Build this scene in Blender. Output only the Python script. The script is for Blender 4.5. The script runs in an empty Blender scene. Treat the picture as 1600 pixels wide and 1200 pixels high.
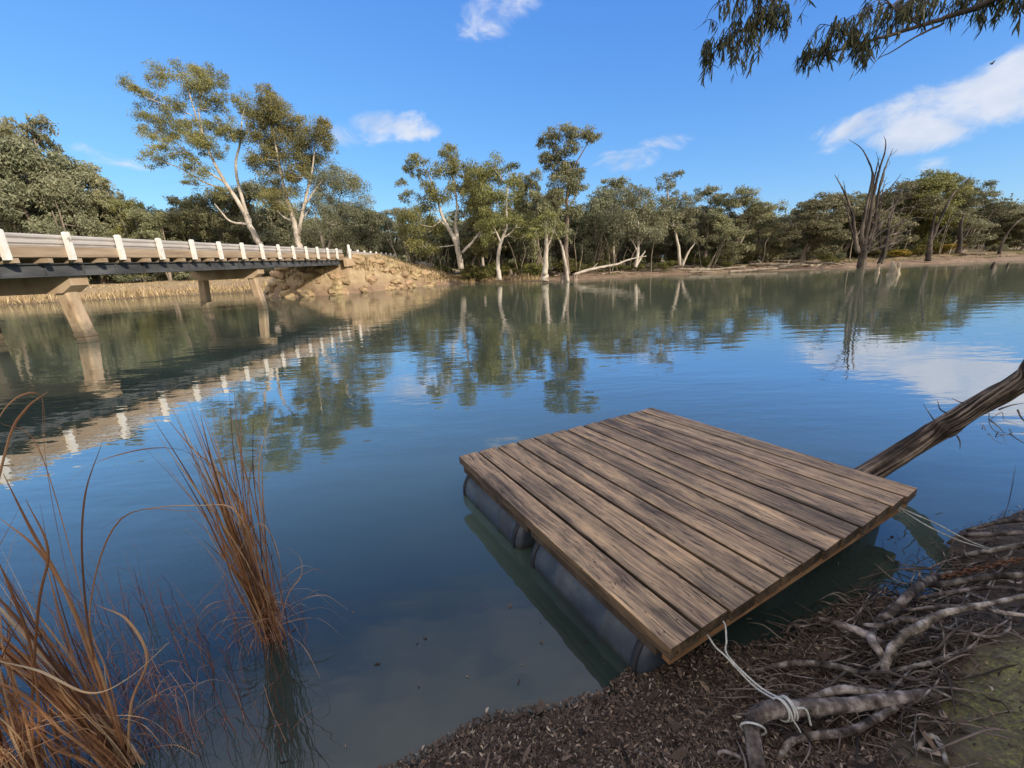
import bpy, math, random
import numpy as np
from mathutils import noise as mnoise, Vector

SC = bpy.context.scene
COL = SC.collection
rng = np.random.default_rng(7)
random.seed(7)
PI = math.pi

# ------------------------------------------------------------------ camera
F, PITCH, ROLL, H = 670.0, math.radians(15.6), math.radians(-2.7), 2.05
def ray(px, py):
    x = (px-800)/F; y = -(py-600)/F
    c, s = math.cos(ROLL), math.sin(ROLL); x, y = c*x-s*y, s*x+c*y
    cp, sp = math.cos(PITCH), math.sin(PITCH)
    return np.array((x, cp+y*sp, -sp+y*cp))
def at(px, py, z=0.0):
    d = ray(px, py); t = (z-H)/d[2]; return np.array((d[0]*t, d[1]*t, z))
def atY(px, py, Y):
    d = ray(px, py); t = Y/d[1]; return np.array((d[0]*t, Y, H+d[2]*t))

# ------------------------------------------------------------------ object helpers
def tag(o, label=None, cat=None, group=None, kind=None):
    if label: o['label'] = label
    if cat: o['category'] = cat
    if group: o['group'] = group
    if kind: o['kind'] = kind
    return o
def empty(name, loc=(0, 0, 0), rz=0.0):
    o = bpy.data.objects.new(name, None); COL.objects.link(o)
    o.location = [float(v) for v in loc]; o.rotation_euler = (0, 0, rz); o.empty_display_size = .2
    return o
class MB:
    def __init__(s): s.v = []; s.n = 0; s.q = []; s.t = []; s.a = []
    def add(s, v, q=None, t=None, a=0.5):
        v = np.asarray(v, dtype=np.float32).reshape(-1, 3)
        s.v.append(v)
        s.a.append(np.broadcast_to(np.asarray(a, dtype=np.float32), (len(v),)).copy())
        if q is not None and len(q): s.q.append(np.asarray(q, dtype=np.int64).reshape(-1, 4)+s.n)
        if t is not None and len(t): s.t.append(np.asarray(t, dtype=np.int64).reshape(-1, 3)+s.n)
        s.n += len(v); return s
    def build(s, name, mat, parent=None, smooth=False, origin=None, rz=0.0, loc=None):
        v = np.concatenate(s.v) if s.v else np.zeros((0, 3), np.float32)
        if origin is not None:
            v = v-np.asarray(origin, np.float32)
        q = np.concatenate(s.q) if s.q else np.zeros((0, 4), np.int64)
        t = np.concatenate(s.t) if s.t else np.zeros((0, 3), np.int64)
        me = bpy.data.meshes.new(name)
        me.vertices.add(len(v)); me.vertices.foreach_set('co', v.ravel())
        nl = q.size+t.size
        me.loops.add(nl); me.loops.foreach_set('vertex_index', np.concatenate([q.ravel(), t.ravel()]).astype(np.int32))
        nf = len(q)+len(t); me.polygons.add(nf)
        tot = np.concatenate([np.full(len(q), 4), np.full(len(t), 3)]).astype(np.int32)
        st = np.concatenate([[0], np.cumsum(tot)[:-1]]).astype(np.int32) if nf else tot
        me.polygons.foreach_set('loop_start', st); me.polygons.foreach_set('loop_total', tot)
        me.polygons.foreach_set('use_smooth', np.full(nf, bool(smooth)))
        at_ = me.attributes.new('var', 'FLOAT', 'POINT'); at_.data.foreach_set('value', np.concatenate(s.a))
        me.update(calc_edges=True); me.validate()
        if mat: me.materials.append(mat)
        o = bpy.data.objects.new(name, me); COL.objects.link(o)
        if parent is not None: o.parent = parent
        if loc is not None: o.location = loc
        elif origin is not None and parent is None: o.location = [float(x) for x in origin]
        if rz: o.rotation_euler[2] = rz
        return o
def box(mb, c, s, rz=0.0, a=0.5, top=None):
    """box of centre c, full size s; top = (sx, sy) full size of the top face"""
    hx, hy, hz = s[0]/2, s[1]/2, s[2]/2
    tx, ty = (top[0]/2, top[1]/2) if top else (hx, hy)
    p = np.array([(-hx, -hy, -hz), (hx, -hy, -hz), (hx, hy, -hz), (-hx, hy, -hz), (-tx, -ty, hz), (tx, -ty, hz), (tx, ty, hz), (-tx, ty, hz)])
    if rz:
        cc, ss = math.cos(rz), math.sin(rz); p = np.stack([p[:, 0]*cc-p[:, 1]*ss, p[:, 0]*ss+p[:, 1]*cc, p[:, 2]], 1)
    mb.add(p+np.asarray(c), [(0, 3, 2, 1), (4, 5, 6, 7), (0, 1, 5, 4), (1, 2, 6, 5), (2, 3, 7, 6), (3, 0, 4, 7)], a=a)
def hexa(mb, p, a=0.5):   # 8 explicit corners, bottom ring then top ring
    mb.add(p, [(0, 3, 2, 1), (4, 5, 6, 7), (0, 1, 5, 4), (1, 2, 6, 5), (2, 3, 7, 6), (3, 0, 4, 7)], a=a)
def catmull(P, n):
    P = np.asarray(P, float)
    if len(P) < 3: 
        t = np.linspace(0, 1, max(2, n))[:, None]; return P[0]*(1-t)+P[-1]*t
    Q = np.vstack([2*P[0]-P[1], P, 2*P[-1]-P[-2]]); out = []
    for i in range(1, len(Q)-2):
        t = np.linspace(0, 1, n, endpoint=False)[:, None]
        a, b, c, d = Q[i-1], Q[i], Q[i+1], Q[i+2]
        out.append(.5*((2*b)+(-a+c)*t+(2*a-5*b+4*c-d)*t*t+(-a+3*b-3*c+d)*t**3))
    out.append(P[-1][None]); return np.vstack(out)
def tube(mb, P, r, k=6, n=4, rough=0.0, a=0.5, wob=0.0, cap=True, smooth_path=True, flat=1.0, RG=None):
    R = RG or rng
    P = np.asarray(P, float)
    if np.isscalar(r): r = [r]*len(P)
    r = np.asarray(r, float)
    if smooth_path and len(P) > 2:
        S = catmull(P, n); tt = np.linspace(0, len(P)-1, len(S)); rr = np.interp(tt, np.arange(len(P)), r)
    elif len(P) == 2 and n > 1:
        t = np.linspace(0, 1, n+1)[:, None]; S = P[0]*(1-t)+P[1]*t; rr = r[0]*(1-t[:, 0])+r[1]*t[:, 0]
    else: S, rr = P, r
    m = len(S)
    if wob: S = S+R.normal(0, 1, S.shape)*(rr[:, None]*wob)
    T = np.gradient(S, axis=0); T /= np.linalg.norm(T, axis=1)[:, None]+1e-9
    up = np.array((0, 0, 1.0)) if abs(T[0, 2]) < .9 else np.array((1.0, 0, 0))
    U = np.zeros_like(S); u = np.cross(T[0], up); u /= np.linalg.norm(u)+1e-9
    for i in range(m):
        u = u-T[i]*np.dot(u, T[i]); u /= np.linalg.norm(u)+1e-9; U[i] = u
    W = np.cross(T, U)
    ang = np.arange(k)*2*PI/k
    rad = rr[:, None]*(1+R.normal(0, 1, (m, k))*rough) if rough else np.repeat(rr[:, None], k, 1)
    V = S[:, None]+U[:, None]*(np.cos(ang)[None, :, None]*rad[..., None])+W[:, None]*(np.sin(ang)[None, :, None]*rad[..., None]*flat)
    V = V.reshape(-1, 3)
    i = np.arange(m-1)[:, None]*k; j = np.arange(k)[None]; j2 = (j+1) % k
    q = np.stack([i+j, i+j2, i+k+j2, i+k+j], -1).reshape(-1, 4)
    if cap:
        V = np.vstack([V, S[0], S[-1]]); c0 = m*k; c1 = c0+1
        t = [(c0, b, a_) for a_, b in zip(range(k), [(x+1) % k for x in range(k)])]+[(c1, (m-1)*k+a_, (m-1)*k+b) for a_, b in zip(range(k), [(x+1) % k for x in range(k)])]
        mb.add(V, q, t, a=a)
    else: mb.add(V, q, a=a)
    return S
def blades(mb, base, d, length, width, a, seg=1):
    """N flat pointed leaves: base (N,3), direction d (N,3), length (N,), width (N,)"""
    N = len(base)
    r = rng.normal(0, 1, (N, 3)); w = np.cross(d, r); w /= np.linalg.norm(w, axis=1)[:, None]+1e-9
    L = length[:, None]; W = width[:, None]/2
    m = base+d*L*.45
    V = np.stack([base, m+w*W, base+d*L, m-w*W], 1).reshape(-1, 3)
    mb.add(V, np.arange(N*4).reshape(-1, 4), a=np.repeat(a, 4))

# ------------------------------------------------------------------ materials
def newmat(name):
    m = bpy.data.materials.new(name); m.use_nodes = True; nt = m.node_tree; nt.nodes.clear()
    o = nt.nodes.new('ShaderNodeOutputMaterial'); return m, nt, o
def N_(nt, t, **k):
    n = nt.nodes.new(t)
    for a, b in k.items():
        if a in n.inputs: n.inputs[a].default_value = b
        else: setattr(n, a, b)
    return n
def ramp(nt, fac, stops, interp='LINEAR'):
    r = nt.nodes.new('ShaderNodeValToRGB'); r.color_ramp.interpolation = interp
    e = r.color_ramp.elements
    while len(e) < len(stops): e.new(.5)
    for el, (p, c) in zip(e, stops): el.position = p; el.color = (*c, 1)
    nt.links.new(fac, r.inputs['Fac']); return r.outputs['Color']
def noise_mat(name, stops, scale=3.0, rough=.85, bump=.3, stretch=(1, 1, 1), detail=8, obj=True, bscale=None, var=0.0, bdist=.02, translucent=0.0, spec=.3, rnd=0.0):
    m, nt, out = newmat(name)
    L = nt.links.new
    tc = N_(nt, 'ShaderNodeTexCoord'); mp = N_(nt, 'ShaderNodeMapping'); mp.inputs['Scale'].default_value = stretch
    L(tc.outputs['Object' if obj else 'Generated'], mp.inputs['Vector'])
    nz = N_(nt, 'ShaderNodeTexNoise', Scale=scale, Detail=detail, Roughness=.62); L(mp.outputs[0], nz.inputs['Vector'])
    fac = nz.outputs['Fac']
    if var:
        av = N_(nt, 'ShaderNodeAttribute', attribute_name='var')
        mx = N_(nt, 'ShaderNodeMix', data_type='FLOAT'); mx.inputs[0].default_value = var
        L(fac, mx.inputs[2]); L(av.outputs['Fac'], mx.inputs[3]); fac = mx.outputs[0]
    c = ramp(nt, fac, stops)
    if rnd:
        oi = N_(nt, 'ShaderNodeObjectInfo'); hs = N_(nt, 'ShaderNodeHueSaturation')
        m1 = N_(nt, 'ShaderNodeMapRange'); L(oi.outputs['Random'], m1.inputs[0]); m1.inputs[3].default_value = 1-rnd; m1.inputs[4].default_value = 1+rnd
        L(m1.outputs[0], hs.inputs['Value']); L(c, hs.inputs['Color'])
        m2 = N_(nt, 'ShaderNodeMath', operation='MULTIPLY'); L(oi.outputs['Random'], m2.inputs[0]); m2.inputs[1].default_value = 7.31
        m3 = N_(nt, 'ShaderNodeMath', operation='FRACT'); L(m2.outputs[0], m3.inputs[0])
        m4 = N_(nt, 'ShaderNodeMapRange'); L(m3.outputs[0], m4.inputs[0]); m4.inputs[3].default_value = .485; m4.inputs[4].default_value = .515
        L(m4.outputs[0], hs.inputs['Hue']); c = hs.outputs['Color']
    b = N_(nt, 'ShaderNodeBsdfPrincipled', Roughness=rough); b.inputs['Specular IOR Level'].default_value = spec
    L(c, b.inputs['Base Color'])
    if bump:
        bz = N_(nt, 'ShaderNodeTexNoise', Scale=bscale or scale*2.5, Detail=6.0, Roughness=.65); L(mp.outputs[0], bz.inputs['Vector'])
        bp = N_(nt, 'ShaderNodeBump', Strength=bump, Distance=bdist); L(bz.outputs['Fac'], bp.inputs['Height']); L(bp.outputs[0], b.inputs['Normal'])
    if translucent:
        tr = N_(nt, 'ShaderNodeBsdfTranslucent'); L(c, tr.inputs['Color'])
        ms = N_(nt, 'ShaderNodeMixShader'); ms.inputs[0].default_value = translucent
        L(b.outputs[0], ms.inputs[1]); L(tr.outputs[0], ms.inputs[2]); L(ms.outputs[0], out.inputs[0])
    else: L(b.outputs[0], out.inputs[0])
    return m
M = {}
M['leaf_olive'] = noise_mat('olive_leaves', [(.15, (.078, .086, .044)), (.5, (.225, .222, .115)), (.85, (.41, .385, .21))], scale=.35, bump=0, var=.6, translucent=.22, rough=.55, rnd=.16, spec=.35)
M['leaf_gold'] = noise_mat('golden_olive_leaves', [(.15, (.085, .092, .032)), (.5, (.215, .205, .070)), (.85, (.37, .335, .115))], scale=.35, bump=0, var=.6, translucent=.22, rough=.55, rnd=.10, spec=.35)
M['leaf_grey'] = noise_mat('grey_green_leaves', [(.15, (.068, .078, .048)), (.5, (.21, .215, .125)), (.85, (.38, .37, .22))], scale=.35, bump=0, var=.6, translucent=.2, rough=.55, rnd=.16, spec=.35)
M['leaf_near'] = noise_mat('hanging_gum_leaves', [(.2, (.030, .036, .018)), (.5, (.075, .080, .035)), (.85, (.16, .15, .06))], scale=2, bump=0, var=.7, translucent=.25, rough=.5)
M['shrub'] = noise_mat('shrub_leaves', [(.2, (.07, .08, .025)), (.5, (.16, .16, .05)), (.85, (.30, .26, .07))], scale=.8, bump=0, var=.6, translucent=.2, rnd=.25)
M['bark_pale'] = noise_mat('pale_gum_bark', [(.25, (.20, .16, .12)), (.48, (.46, .40, .33)), (.75, (.66, .60, .52))], scale=1.3, stretch=(1, 1, .35), bump=.4)
M['bark_grey'] = noise_mat('grey_gum_bark', [(.25, (.09, .07, .055)), (.5, (.22, .175, .135)), (.8, (.40, .34, .27))], scale=1.6, stretch=(1, 1, .3), bump=.6, rnd=.2)
M['bark_dead'] = noise_mat('weathered_dead_wood', [(.36, (.012, .009, .008)), (.5, (.048, .037, .030)), (.70, (.20, .16, .13))], scale=1.4, stretch=(1, 1, .25), bump=.7)
M['driftwood'] = noise_mat('sun_bleached_driftwood', [(.25, (.12, .09, .065)), (.5, (.30, .24, .175)), (.8, (.48, .41, .32))], scale=2.5, bump=.5, rnd=.2)
M['white_paint'] = noise_mat('chalky_white_paint', [(.30, (.26, .22, .17)), (.40, (.66, .63, .57)), (.8, (.84, .82, .78))], scale=4, bump=.2)
M['rail_steel'] = noise_mat('galvanised_rail_steel', [(.2, (.22, .19, .16)), (.45, (.42, .38, .34)), (.8, (.56, .52, .48))], scale=1.8, stretch=(1, .4, 3), bump=.1, rough=.6, spec=.5)
M['kerb_wood'] = noise_mat('brown_kerb_timber', [(.2, (.15, .10, .065)), (.5, (.34, .25, .165)), (.8, (.46, .37, .26))], scale=1.6, stretch=(1, .25, 3), bump=.4)
M['girder'] = noise_mat('grey_painted_girder', [(.2, (.03, .031, .034)), (.5, (.075, .078, .082)), (.8, (.17, .17, .17))], scale=1.2, stretch=(1, .5, 2), bump=.15)
M['concrete'] = noise_mat('stained_tan_concrete', [(.2, (.20, .13, .075)), (.45, (.42, .295, .18)), (.8, (.56, .44, .31))], scale=1.4, stretch=(1, 1, .6), bump=.25, bdist=.03)
M['rock'] = noise_mat('tan_riprap_rock', [(.2, (.17, .115, .06)), (.5, (.36, .26, .145)), (.8, (.52, .40, .25))], scale=1.6, bump=.7, bdist=.08, rnd=.2)
M['straw'] = noise_mat('dry_straw_reeds', [(.2, (.20, .135, .06)), (.5, (.46, .34, .18)), (.85, (.66, .53, .32))], scale=.5, bump=0, var=.7, translucent=.15)
M['green_grass'] = noise_mat('green_bank_grass', [(.2, (.06, .075, .02)), (.5, (.15, .17, .05)), (.85, (.26, .26, .10))], scale=.6, bump=0, var=.7, translucent=.2)
M['dark_timber'] = noise_mat('dark_weathered_timber', [(.3, (.025, .018, .013)), (.5, (.065, .046, .032)), (.75, (.13, .095, .065))], scale=5, bump=.4, bdist=.004)
M['board'] = None
M['frame_wood'] = noise_mat('pine_frame_timber', [(.25, (.11, .055, .026)), (.5, (.33, .18, .085)), (.75, (.50, .31, .16))], scale=3, stretch=(1, 1, 3), bump=.3, bdist=.004)
M['drum'] = noise_mat('dull_blue_grey_drum', [(.25, (.018, .024, .034)), (.5, (.042, .054, .072)), (.75, (.10, .118, .138))], scale=5, bump=.15, rough=.45, bdist=.01, spec=.5)
M['strap'] = noise_mat('dark_drum_strap', [(.3, (.012, .013, .016)), (.7, (.04, .042, .05))], scale=8, bump=.1, rough=.5)
M['rope'] = noise_mat('pale_nylon_rope', [(.25, (.22, .22, .20)), (.5, (.48, .48, .44)), (.8, (.68, .67, .62))], scale=40, bump=.4, bdist=.002)
M['rust'] = noise_mat('rusty_chain_iron', [(.25, (.03, .013, .008)), (.5, (.12, .055, .030)), (.8, (.25, .13, .07))], scale=30, bump=.5, rough=.9, bdist=.002)
M['root'] = noise_mat('grey_exposed_root', [(.36, (.022, .016, .012)), (.5, (.115, .094, .078)), (.64, (.35, .305, .26))], scale=16, stretch=(1, 1, 1), bump=1.0, bdist=.010, rnd=.35)
M['root_pale'] = noise_mat('pale_peeled_root', [(.36, (.032, .024, .018)), (.5, (.155, .128, .106)), (.64, (.42, .365, .315))], scale=14, bump=1.0, bdist=.010, rnd=.25)
M['root_dark'] = noise_mat('dark_rootlets', [(.2, (.014, .010, .008)), (.5, (.065, .050, .040)), (.8, (.21, .17, .14))], scale=12, bump=.6, var=.5, bdist=.006)
M['log'] = noise_mat('dark_log_bark', [(.32, (.015, .011, .008)), (.50, (.080, .058, .044)), (.74, (.30, .235, .18))], scale=14, bump=1.0, bdist=.02, var=.65)
M['litter'] = noise_mat('brown_leaf_litter', [(.15, (.018, .012, .008)), (.5, (.096, .066, .046)), (.8, (.25, .18, .125)), (.95, (.48, .40, .31))], scale=14, bump=0, var=.85, rough=.8)
M['reed'] = noise_mat('rusty_orange_reed', [(.12, (.11, .05, .026)), (.45, (.36, .175, .085)), (.75, (.58, .36, .19)), (.95, (.68, .56, .38))], scale=5, bump=0, var=.8, rough=.6, translucent=.2)
M['reed_red'] = noise_mat('thin_reddish_stalk', [(.2, (.11, .035, .025)), (.6, (.34, .13, .075)), (.9, (.5, .28, .18))], scale=5, bump=0, var=.8, rough=.6)
M['asphalt'] = noise_mat('grey_road_surface', [(.3, (.05, .05, .05)), (.7, (.09, .085, .08))], scale=6, bump=.3)
M['bird'] = noise_mat('dark_feathers', [(.3, (.01, .01, .012)), (.7, (.03, .03, .035))], scale=20, bump=0)

# weathered decking: grain runs along local Y of each board, each board has its own tone
def board_mat():
    m, nt, out = newmat('weathered_deck_board'); L = nt.links.new
    tc = N_(nt, 'ShaderNodeTexCoord'); oi = N_(nt, 'ShaderNodeObjectInfo')
    off = N_(nt, 'ShaderNodeVectorMath', operation='SCALE'); off.inputs[0].default_value = (13, 37, 7); L(oi.outputs['Random'], off.inputs['Scale'])
    ad = N_(nt, 'ShaderNodeVectorMath', operation='ADD'); L(tc.outputs['Object'], ad.inputs[0]); L(off.outputs[0], ad.inputs[1])
    # slow wander of the grain
    wn = N_(nt, 'ShaderNodeTexNoise', Scale=1.6, Detail=2.0); L(ad.outputs[0], wn.inputs['Vector'])
    ws = N_(nt, 'ShaderNodeVectorMath', operation='SCALE'); L(wn.outputs['Color'], ws.inputs[0]); ws.inputs['Scale'].default_value = .09
    a2 = N_(nt, 'ShaderNodeVectorMath', operation='ADD'); L(ad.outputs[0], a2.inputs[0]); L(ws.outputs[0], a2.inputs[1])
    mp = N_(nt, 'ShaderNodeMapping'); mp.inputs['Scale'].default_value = (16, .9, 16); L(a2.outputs[0], mp.inputs['Vector'])
    g1 = N_(nt, 'ShaderNodeTexNoise', Scale=1.0, Detail=5.0, Roughness=.6); L(mp.outputs[0], g1.inputs['Vector'])
    mp2 = N_(nt, 'ShaderNodeMapping'); mp2.inputs['Scale'].default_value = (75, 3.2, 75); L(a2.outputs[0], mp2.inputs['Vector'])
    g2 = N_(nt, 'ShaderNodeTexNoise', Scale=1.0, Detail=4.0, Roughness=.7); L(mp2.outputs[0], g2.inputs['Vector'])
    bl = N_(nt, 'ShaderNodeTexNoise', Scale=5.0, Detail=6.0, Roughness=.7); L(ad.outputs[0], bl.inputs['Vector'])
    mx = N_(nt, 'ShaderNodeMix', data_type='FLOAT'); mx.inputs[0].default_value = .46; L(g1.outputs['Fac'], mx.inputs[2]); L(g2.outputs['Fac'], mx.inputs[3])
    mx2 = N_(nt, 'ShaderNodeMix', data_type='FLOAT'); mx2.inputs[0].default_value = .14; L(mx.outputs[0], mx2.inputs[2]); L(bl.outputs['Fac'], mx2.inputs[3])
    c = ramp(nt, mx2.outputs[0], [(.35, (.055, .037, .025)), (.43, (.165, .110, .068)), (.50, (.345, .232, .138)), (.58, (.56, .365, .195)), (.67, (.80, .54, .28))])
    # grey weathering patches
    gp = N_(nt, 'ShaderNodeTexNoise', Scale=1.2, Detail=5.0, Roughness=.65)
    mp3 = N_(nt, 'ShaderNodeMapping'); mp3.inputs['Scale'].default_value = (5, 1, 5); L(ad.outputs[0], mp3.inputs['Vector']); L(mp3.outputs[0], gp.inputs['Vector'])
    mr = N_(nt, 'ShaderNodeMapRange'); L(gp.outputs['Fac'], mr.inputs[0]); mr.inputs[1].default_value = .42; mr.inputs[2].default_value = .62
    gm = N_(nt, 'ShaderNodeMix', data_type='RGBA', blend_type='MULTIPLY'); L(mr.outputs[0], gm.inputs[0]); L(c, gm.inputs[6]); gm.inputs[7].default_value = (.60, .64, .66, 1)
    # knots
    vz = N_(nt, 'ShaderNodeTexVoronoi', Scale=1.0); mp4 = N_(nt, 'ShaderNodeMapping'); mp4.inputs['Scale'].default_value = (9, 2.2, 9); L(a2.outputs[0], mp4.inputs['Vector']); L(mp4.outputs[0], vz.inputs['Vector'])
    kr = N_(nt, 'ShaderNodeMapRange'); L(vz.outputs['Distance'], kr.inputs[0]); kr.inputs[1].default_value = .05; kr.inputs[2].default_value = .13; kr.inputs[3].default_value = .75; kr.inputs[4].default_value = 0
    km = N_(nt, 'ShaderNodeMix', data_type='RGBA'); L(kr.outputs[0], km.inputs[0]); L(gm.outputs[2], km.inputs[6]); km.inputs[7].default_value = (.035, .022, .016, 1)
    hs = N_(nt, 'ShaderNodeHueSaturation'); m1 = N_(nt, 'ShaderNodeMapRange'); L(oi.outputs['Random'], m1.inputs[0]); m1.inputs[3].default_value = .88; m1.inputs[4].default_value = 1.2
    # long fine checks in the wood, cut sides darkened to paint shade into the gaps
    mp5 = N_(nt, 'ShaderNodeMapping'); mp5.inputs['Scale'].default_value = (38, 1.1, 38); L(a2.outputs[0], mp5.inputs['Vector'])
    ck = N_(nt, 'ShaderNodeTexNoise', Scale=1.0, Detail=2.0, Roughness=.5); L(mp5.outputs[0], ck.inputs['Vector'])
    c1 = N_(nt, 'ShaderNodeMath', operation='SUBTRACT'); L(ck.outputs['Fac'], c1.inputs[0]); c1.inputs[1].default_value = .56
    c2 = N_(nt, 'ShaderNodeMath', operation='ABSOLUTE'); L(c1.outputs[0], c2.inputs[0])
    c3 = N_(nt, 'ShaderNodeMapRange'); L(c2.outputs[0], c3.inputs[0]); c3.inputs[1].default_value = .004; c3.inputs[2].default_value = .018; c3.inputs[3].default_value = .25; c3.inputs[4].default_value = 1
    av = N_(nt, 'ShaderNodeAttribute', attribute_name='var'); sd = N_(nt, 'ShaderNodeMapRange'); L(av.outputs['Fac'], sd.inputs[0]); sd.inputs[1].default_value = .3; sd.inputs[2].default_value = 1; sd.inputs[3].default_value = .34; sd.inputs[4].default_value = 1
    c4 = N_(nt, 'ShaderNodeMath', operation='MULTIPLY'); L(c3.outputs[0], c4.inputs[0]); L(sd.outputs[0], c4.inputs[1])
    km2 = N_(nt, 'ShaderNodeMix', data_type='RGBA', blend_type='MULTIPLY'); km2.inputs[0].default_value = 1; L(km.outputs[2], km2.inputs[6]); L(c4.outputs[0], km2.inputs[7])
    L(m1.outputs[0], hs.inputs['Value']); L(km2.outputs[2], hs.inputs['Color'])
    b = N_(nt, 'ShaderNodeBsdfPrincipled', Roughness=.62); b.inputs['Specular IOR Level'].default_value = .35
    L(hs.outputs[0], b.inputs['Base Color'])
    bp = N_(nt, 'ShaderNodeBump', Strength=.9, Distance=.004); L(mx.outputs[0], bp.inputs['Height']); L(bp.outputs[0], b.inputs['Normal'])
    L(b.outputs[0], out.inputs[0]); return m
M['board'] = board_mat()

def waterline(m, z0, z1, col):
    nt = m.node_tree; L = nt.links.new; b = next(n for n in nt.nodes if n.type == 'BSDF_PRINCIPLED'); src = b.inputs['Base Color'].links[0].from_socket
    g = N_(nt, 'ShaderNodeNewGeometry'); sx = N_(nt, 'ShaderNodeSeparateXYZ'); L(g.outputs['Position'], sx.inputs[0])
    nz = N_(nt, 'ShaderNodeTexNoise', Scale=6.0, Detail=4.0); L(g.outputs['Position'], nz.inputs['Vector'])
    ad = N_(nt, 'ShaderNodeMath', operation='MULTIPLY_ADD'); L(nz.outputs['Fac'], ad.inputs[0]); ad.inputs[1].default_value = (z1-z0)*.9; L(sx.outputs['Z'], ad.inputs[2])
    mr = N_(nt, 'ShaderNodeMapRange'); L(ad.outputs[0], mr.inputs[0]); mr.inputs[1].default_value = z0+(z1-z0)*.45; mr.inputs[2].default_value = z1+(z1-z0)*.45; mr.inputs[3].default_value = .85; mr.inputs[4].default_value = 0
    mx = N_(nt, 'ShaderNodeMix', data_type='RGBA'); L(mr.outputs[0], mx.inputs[0]); L(src, mx.inputs[6]); mx.inputs[7].default_value = (*col, 1); L(mx.outputs[2], b.inputs['Base Color'])
waterline(M['drum'], .0, .06, (.022, .024, .014))
M['pier'] = noise_mat('water_stained_concrete', [(.25, (.16, .11, .065)), (.45, (.40, .29, .185)), (.75, (.56, .45, .32))], scale=1.8, stretch=(1, 1, .5), bump=.35, bdist=.03)
waterline(M['pier'], .25, .8, (.075, .062, .042))
def ground_mat(near):
    m, nt, out = newmat('riverbank_mud' if near else 'far_bank_earth'); L = nt.links.new
    tc = N_(nt, 'ShaderNodeTexCoord')
    s = 1.0 if near else .12
    n1 = N_(nt, 'ShaderNodeTexNoise', Scale=3.2*s*3, Detail=9.0, Roughness=.68); L(tc.outputs['Object'], n1.inputs['Vector'])
    if near: c = ramp(nt, n1.outputs['Fac'], [(.25, (.022, .016, .010)), (.5, (.080, .057, .038)), (.75, (.17, .125, .085))])
    else: c = ramp(nt, n1.outputs['Fac'], [(.25, (.13, .082, .05)), (.5, (.26, .175, .11)), (.75, (.38, .275, .175))])
    n2 = N_(nt, 'ShaderNodeTexNoise', Scale=(1.7 if near else .11), Detail=8.0, Roughness=.7); L(tc.outputs['Object'], n2.inputs['Vector'])
    mr = N_(nt, 'ShaderNodeMapRange'); L(n2.outputs['Fac'], mr.inputs[0]); mr.inputs[1].default_value = (.34 if near else .44); mr.inputs[2].default_value = (.56 if near else .64)
    av = N_(nt, 'ShaderNodeAttribute', attribute_name='var')
    mm = N_(nt, 'ShaderNodeMath', operation='MULTIPLY'); L(mr.outputs[0], mm.inputs[0]); L(av.outputs['Fac'], mm.inputs[1])
    mx = N_(nt, 'ShaderNodeMix', data_type='RGBA'); L(mm.outputs[0], mx.inputs[0]); L(c, mx.inputs[6])
    mx.inputs[7].default_value = (.12, .13, .02, 1) if near else (.17, .165, .065, 1)
    if near:
        n4 = N_(nt, 'ShaderNodeTexNoise', Scale=60.0, Detail=4.0, Roughness=.7); L(tc.outputs['Object'], n4.inputs['Vector'])
        mg = ramp(nt, n4.outputs['Fac'], [(.35, (.07, .062, .03)), (.50, (.20, .19, .055)), (.66, (.44, .46, .08))]); L(mg, mx.inputs[7])
    col_ = mx.outputs[2]
    if not near:
        sz = N_(nt, 'ShaderNodeSeparateXYZ'); L(tc.outputs['Object'], sz.inputs[0]); zr = N_(nt, 'ShaderNodeMapRange'); L(sz.outputs['Z'], zr.inputs[0]); zr.inputs[1].default_value = .35; zr.inputs[2].default_value = 1.5; zr.inputs[4].default_value = .85
        n5 = N_(nt, 'ShaderNodeTexNoise', Scale=1.4, Detail=8.0, Roughness=.7); L(tc.outputs['Object'], n5.inputs['Vector'])
        mz = N_(nt, 'ShaderNodeMix', data_type='RGBA'); L(zr.outputs[0], mz.inputs[0]); L(col_, mz.inputs[6]); L(ramp(nt, n5.outputs['Fac'], [(.3, (.20, .14, .075)), (.5, (.40, .30, .17)), (.7, (.56, .45, .28))]), mz.inputs[7]); col_ = mz.outputs[2]
    b = N_(nt, 'ShaderNodeBsdfPrincipled', Roughness=.8); L(col_, b.inputs['Base Color'])
    n3 = N_(nt, 'ShaderNodeTexNoise', Scale=(26 if near else 2.5), Detail=9.0, Roughness=.7); L(tc.outputs['Object'], n3.inputs['Vector'])
    bp = N_(nt, 'ShaderNodeBump', Strength=.9, Distance=(.02 if near else .2)); L(n3.outputs['Fac'], bp.inputs['Height']); L(bp.outputs[0], b.inputs['Normal'])
    L(b.outputs[0], out.inputs[0]); return m

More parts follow.
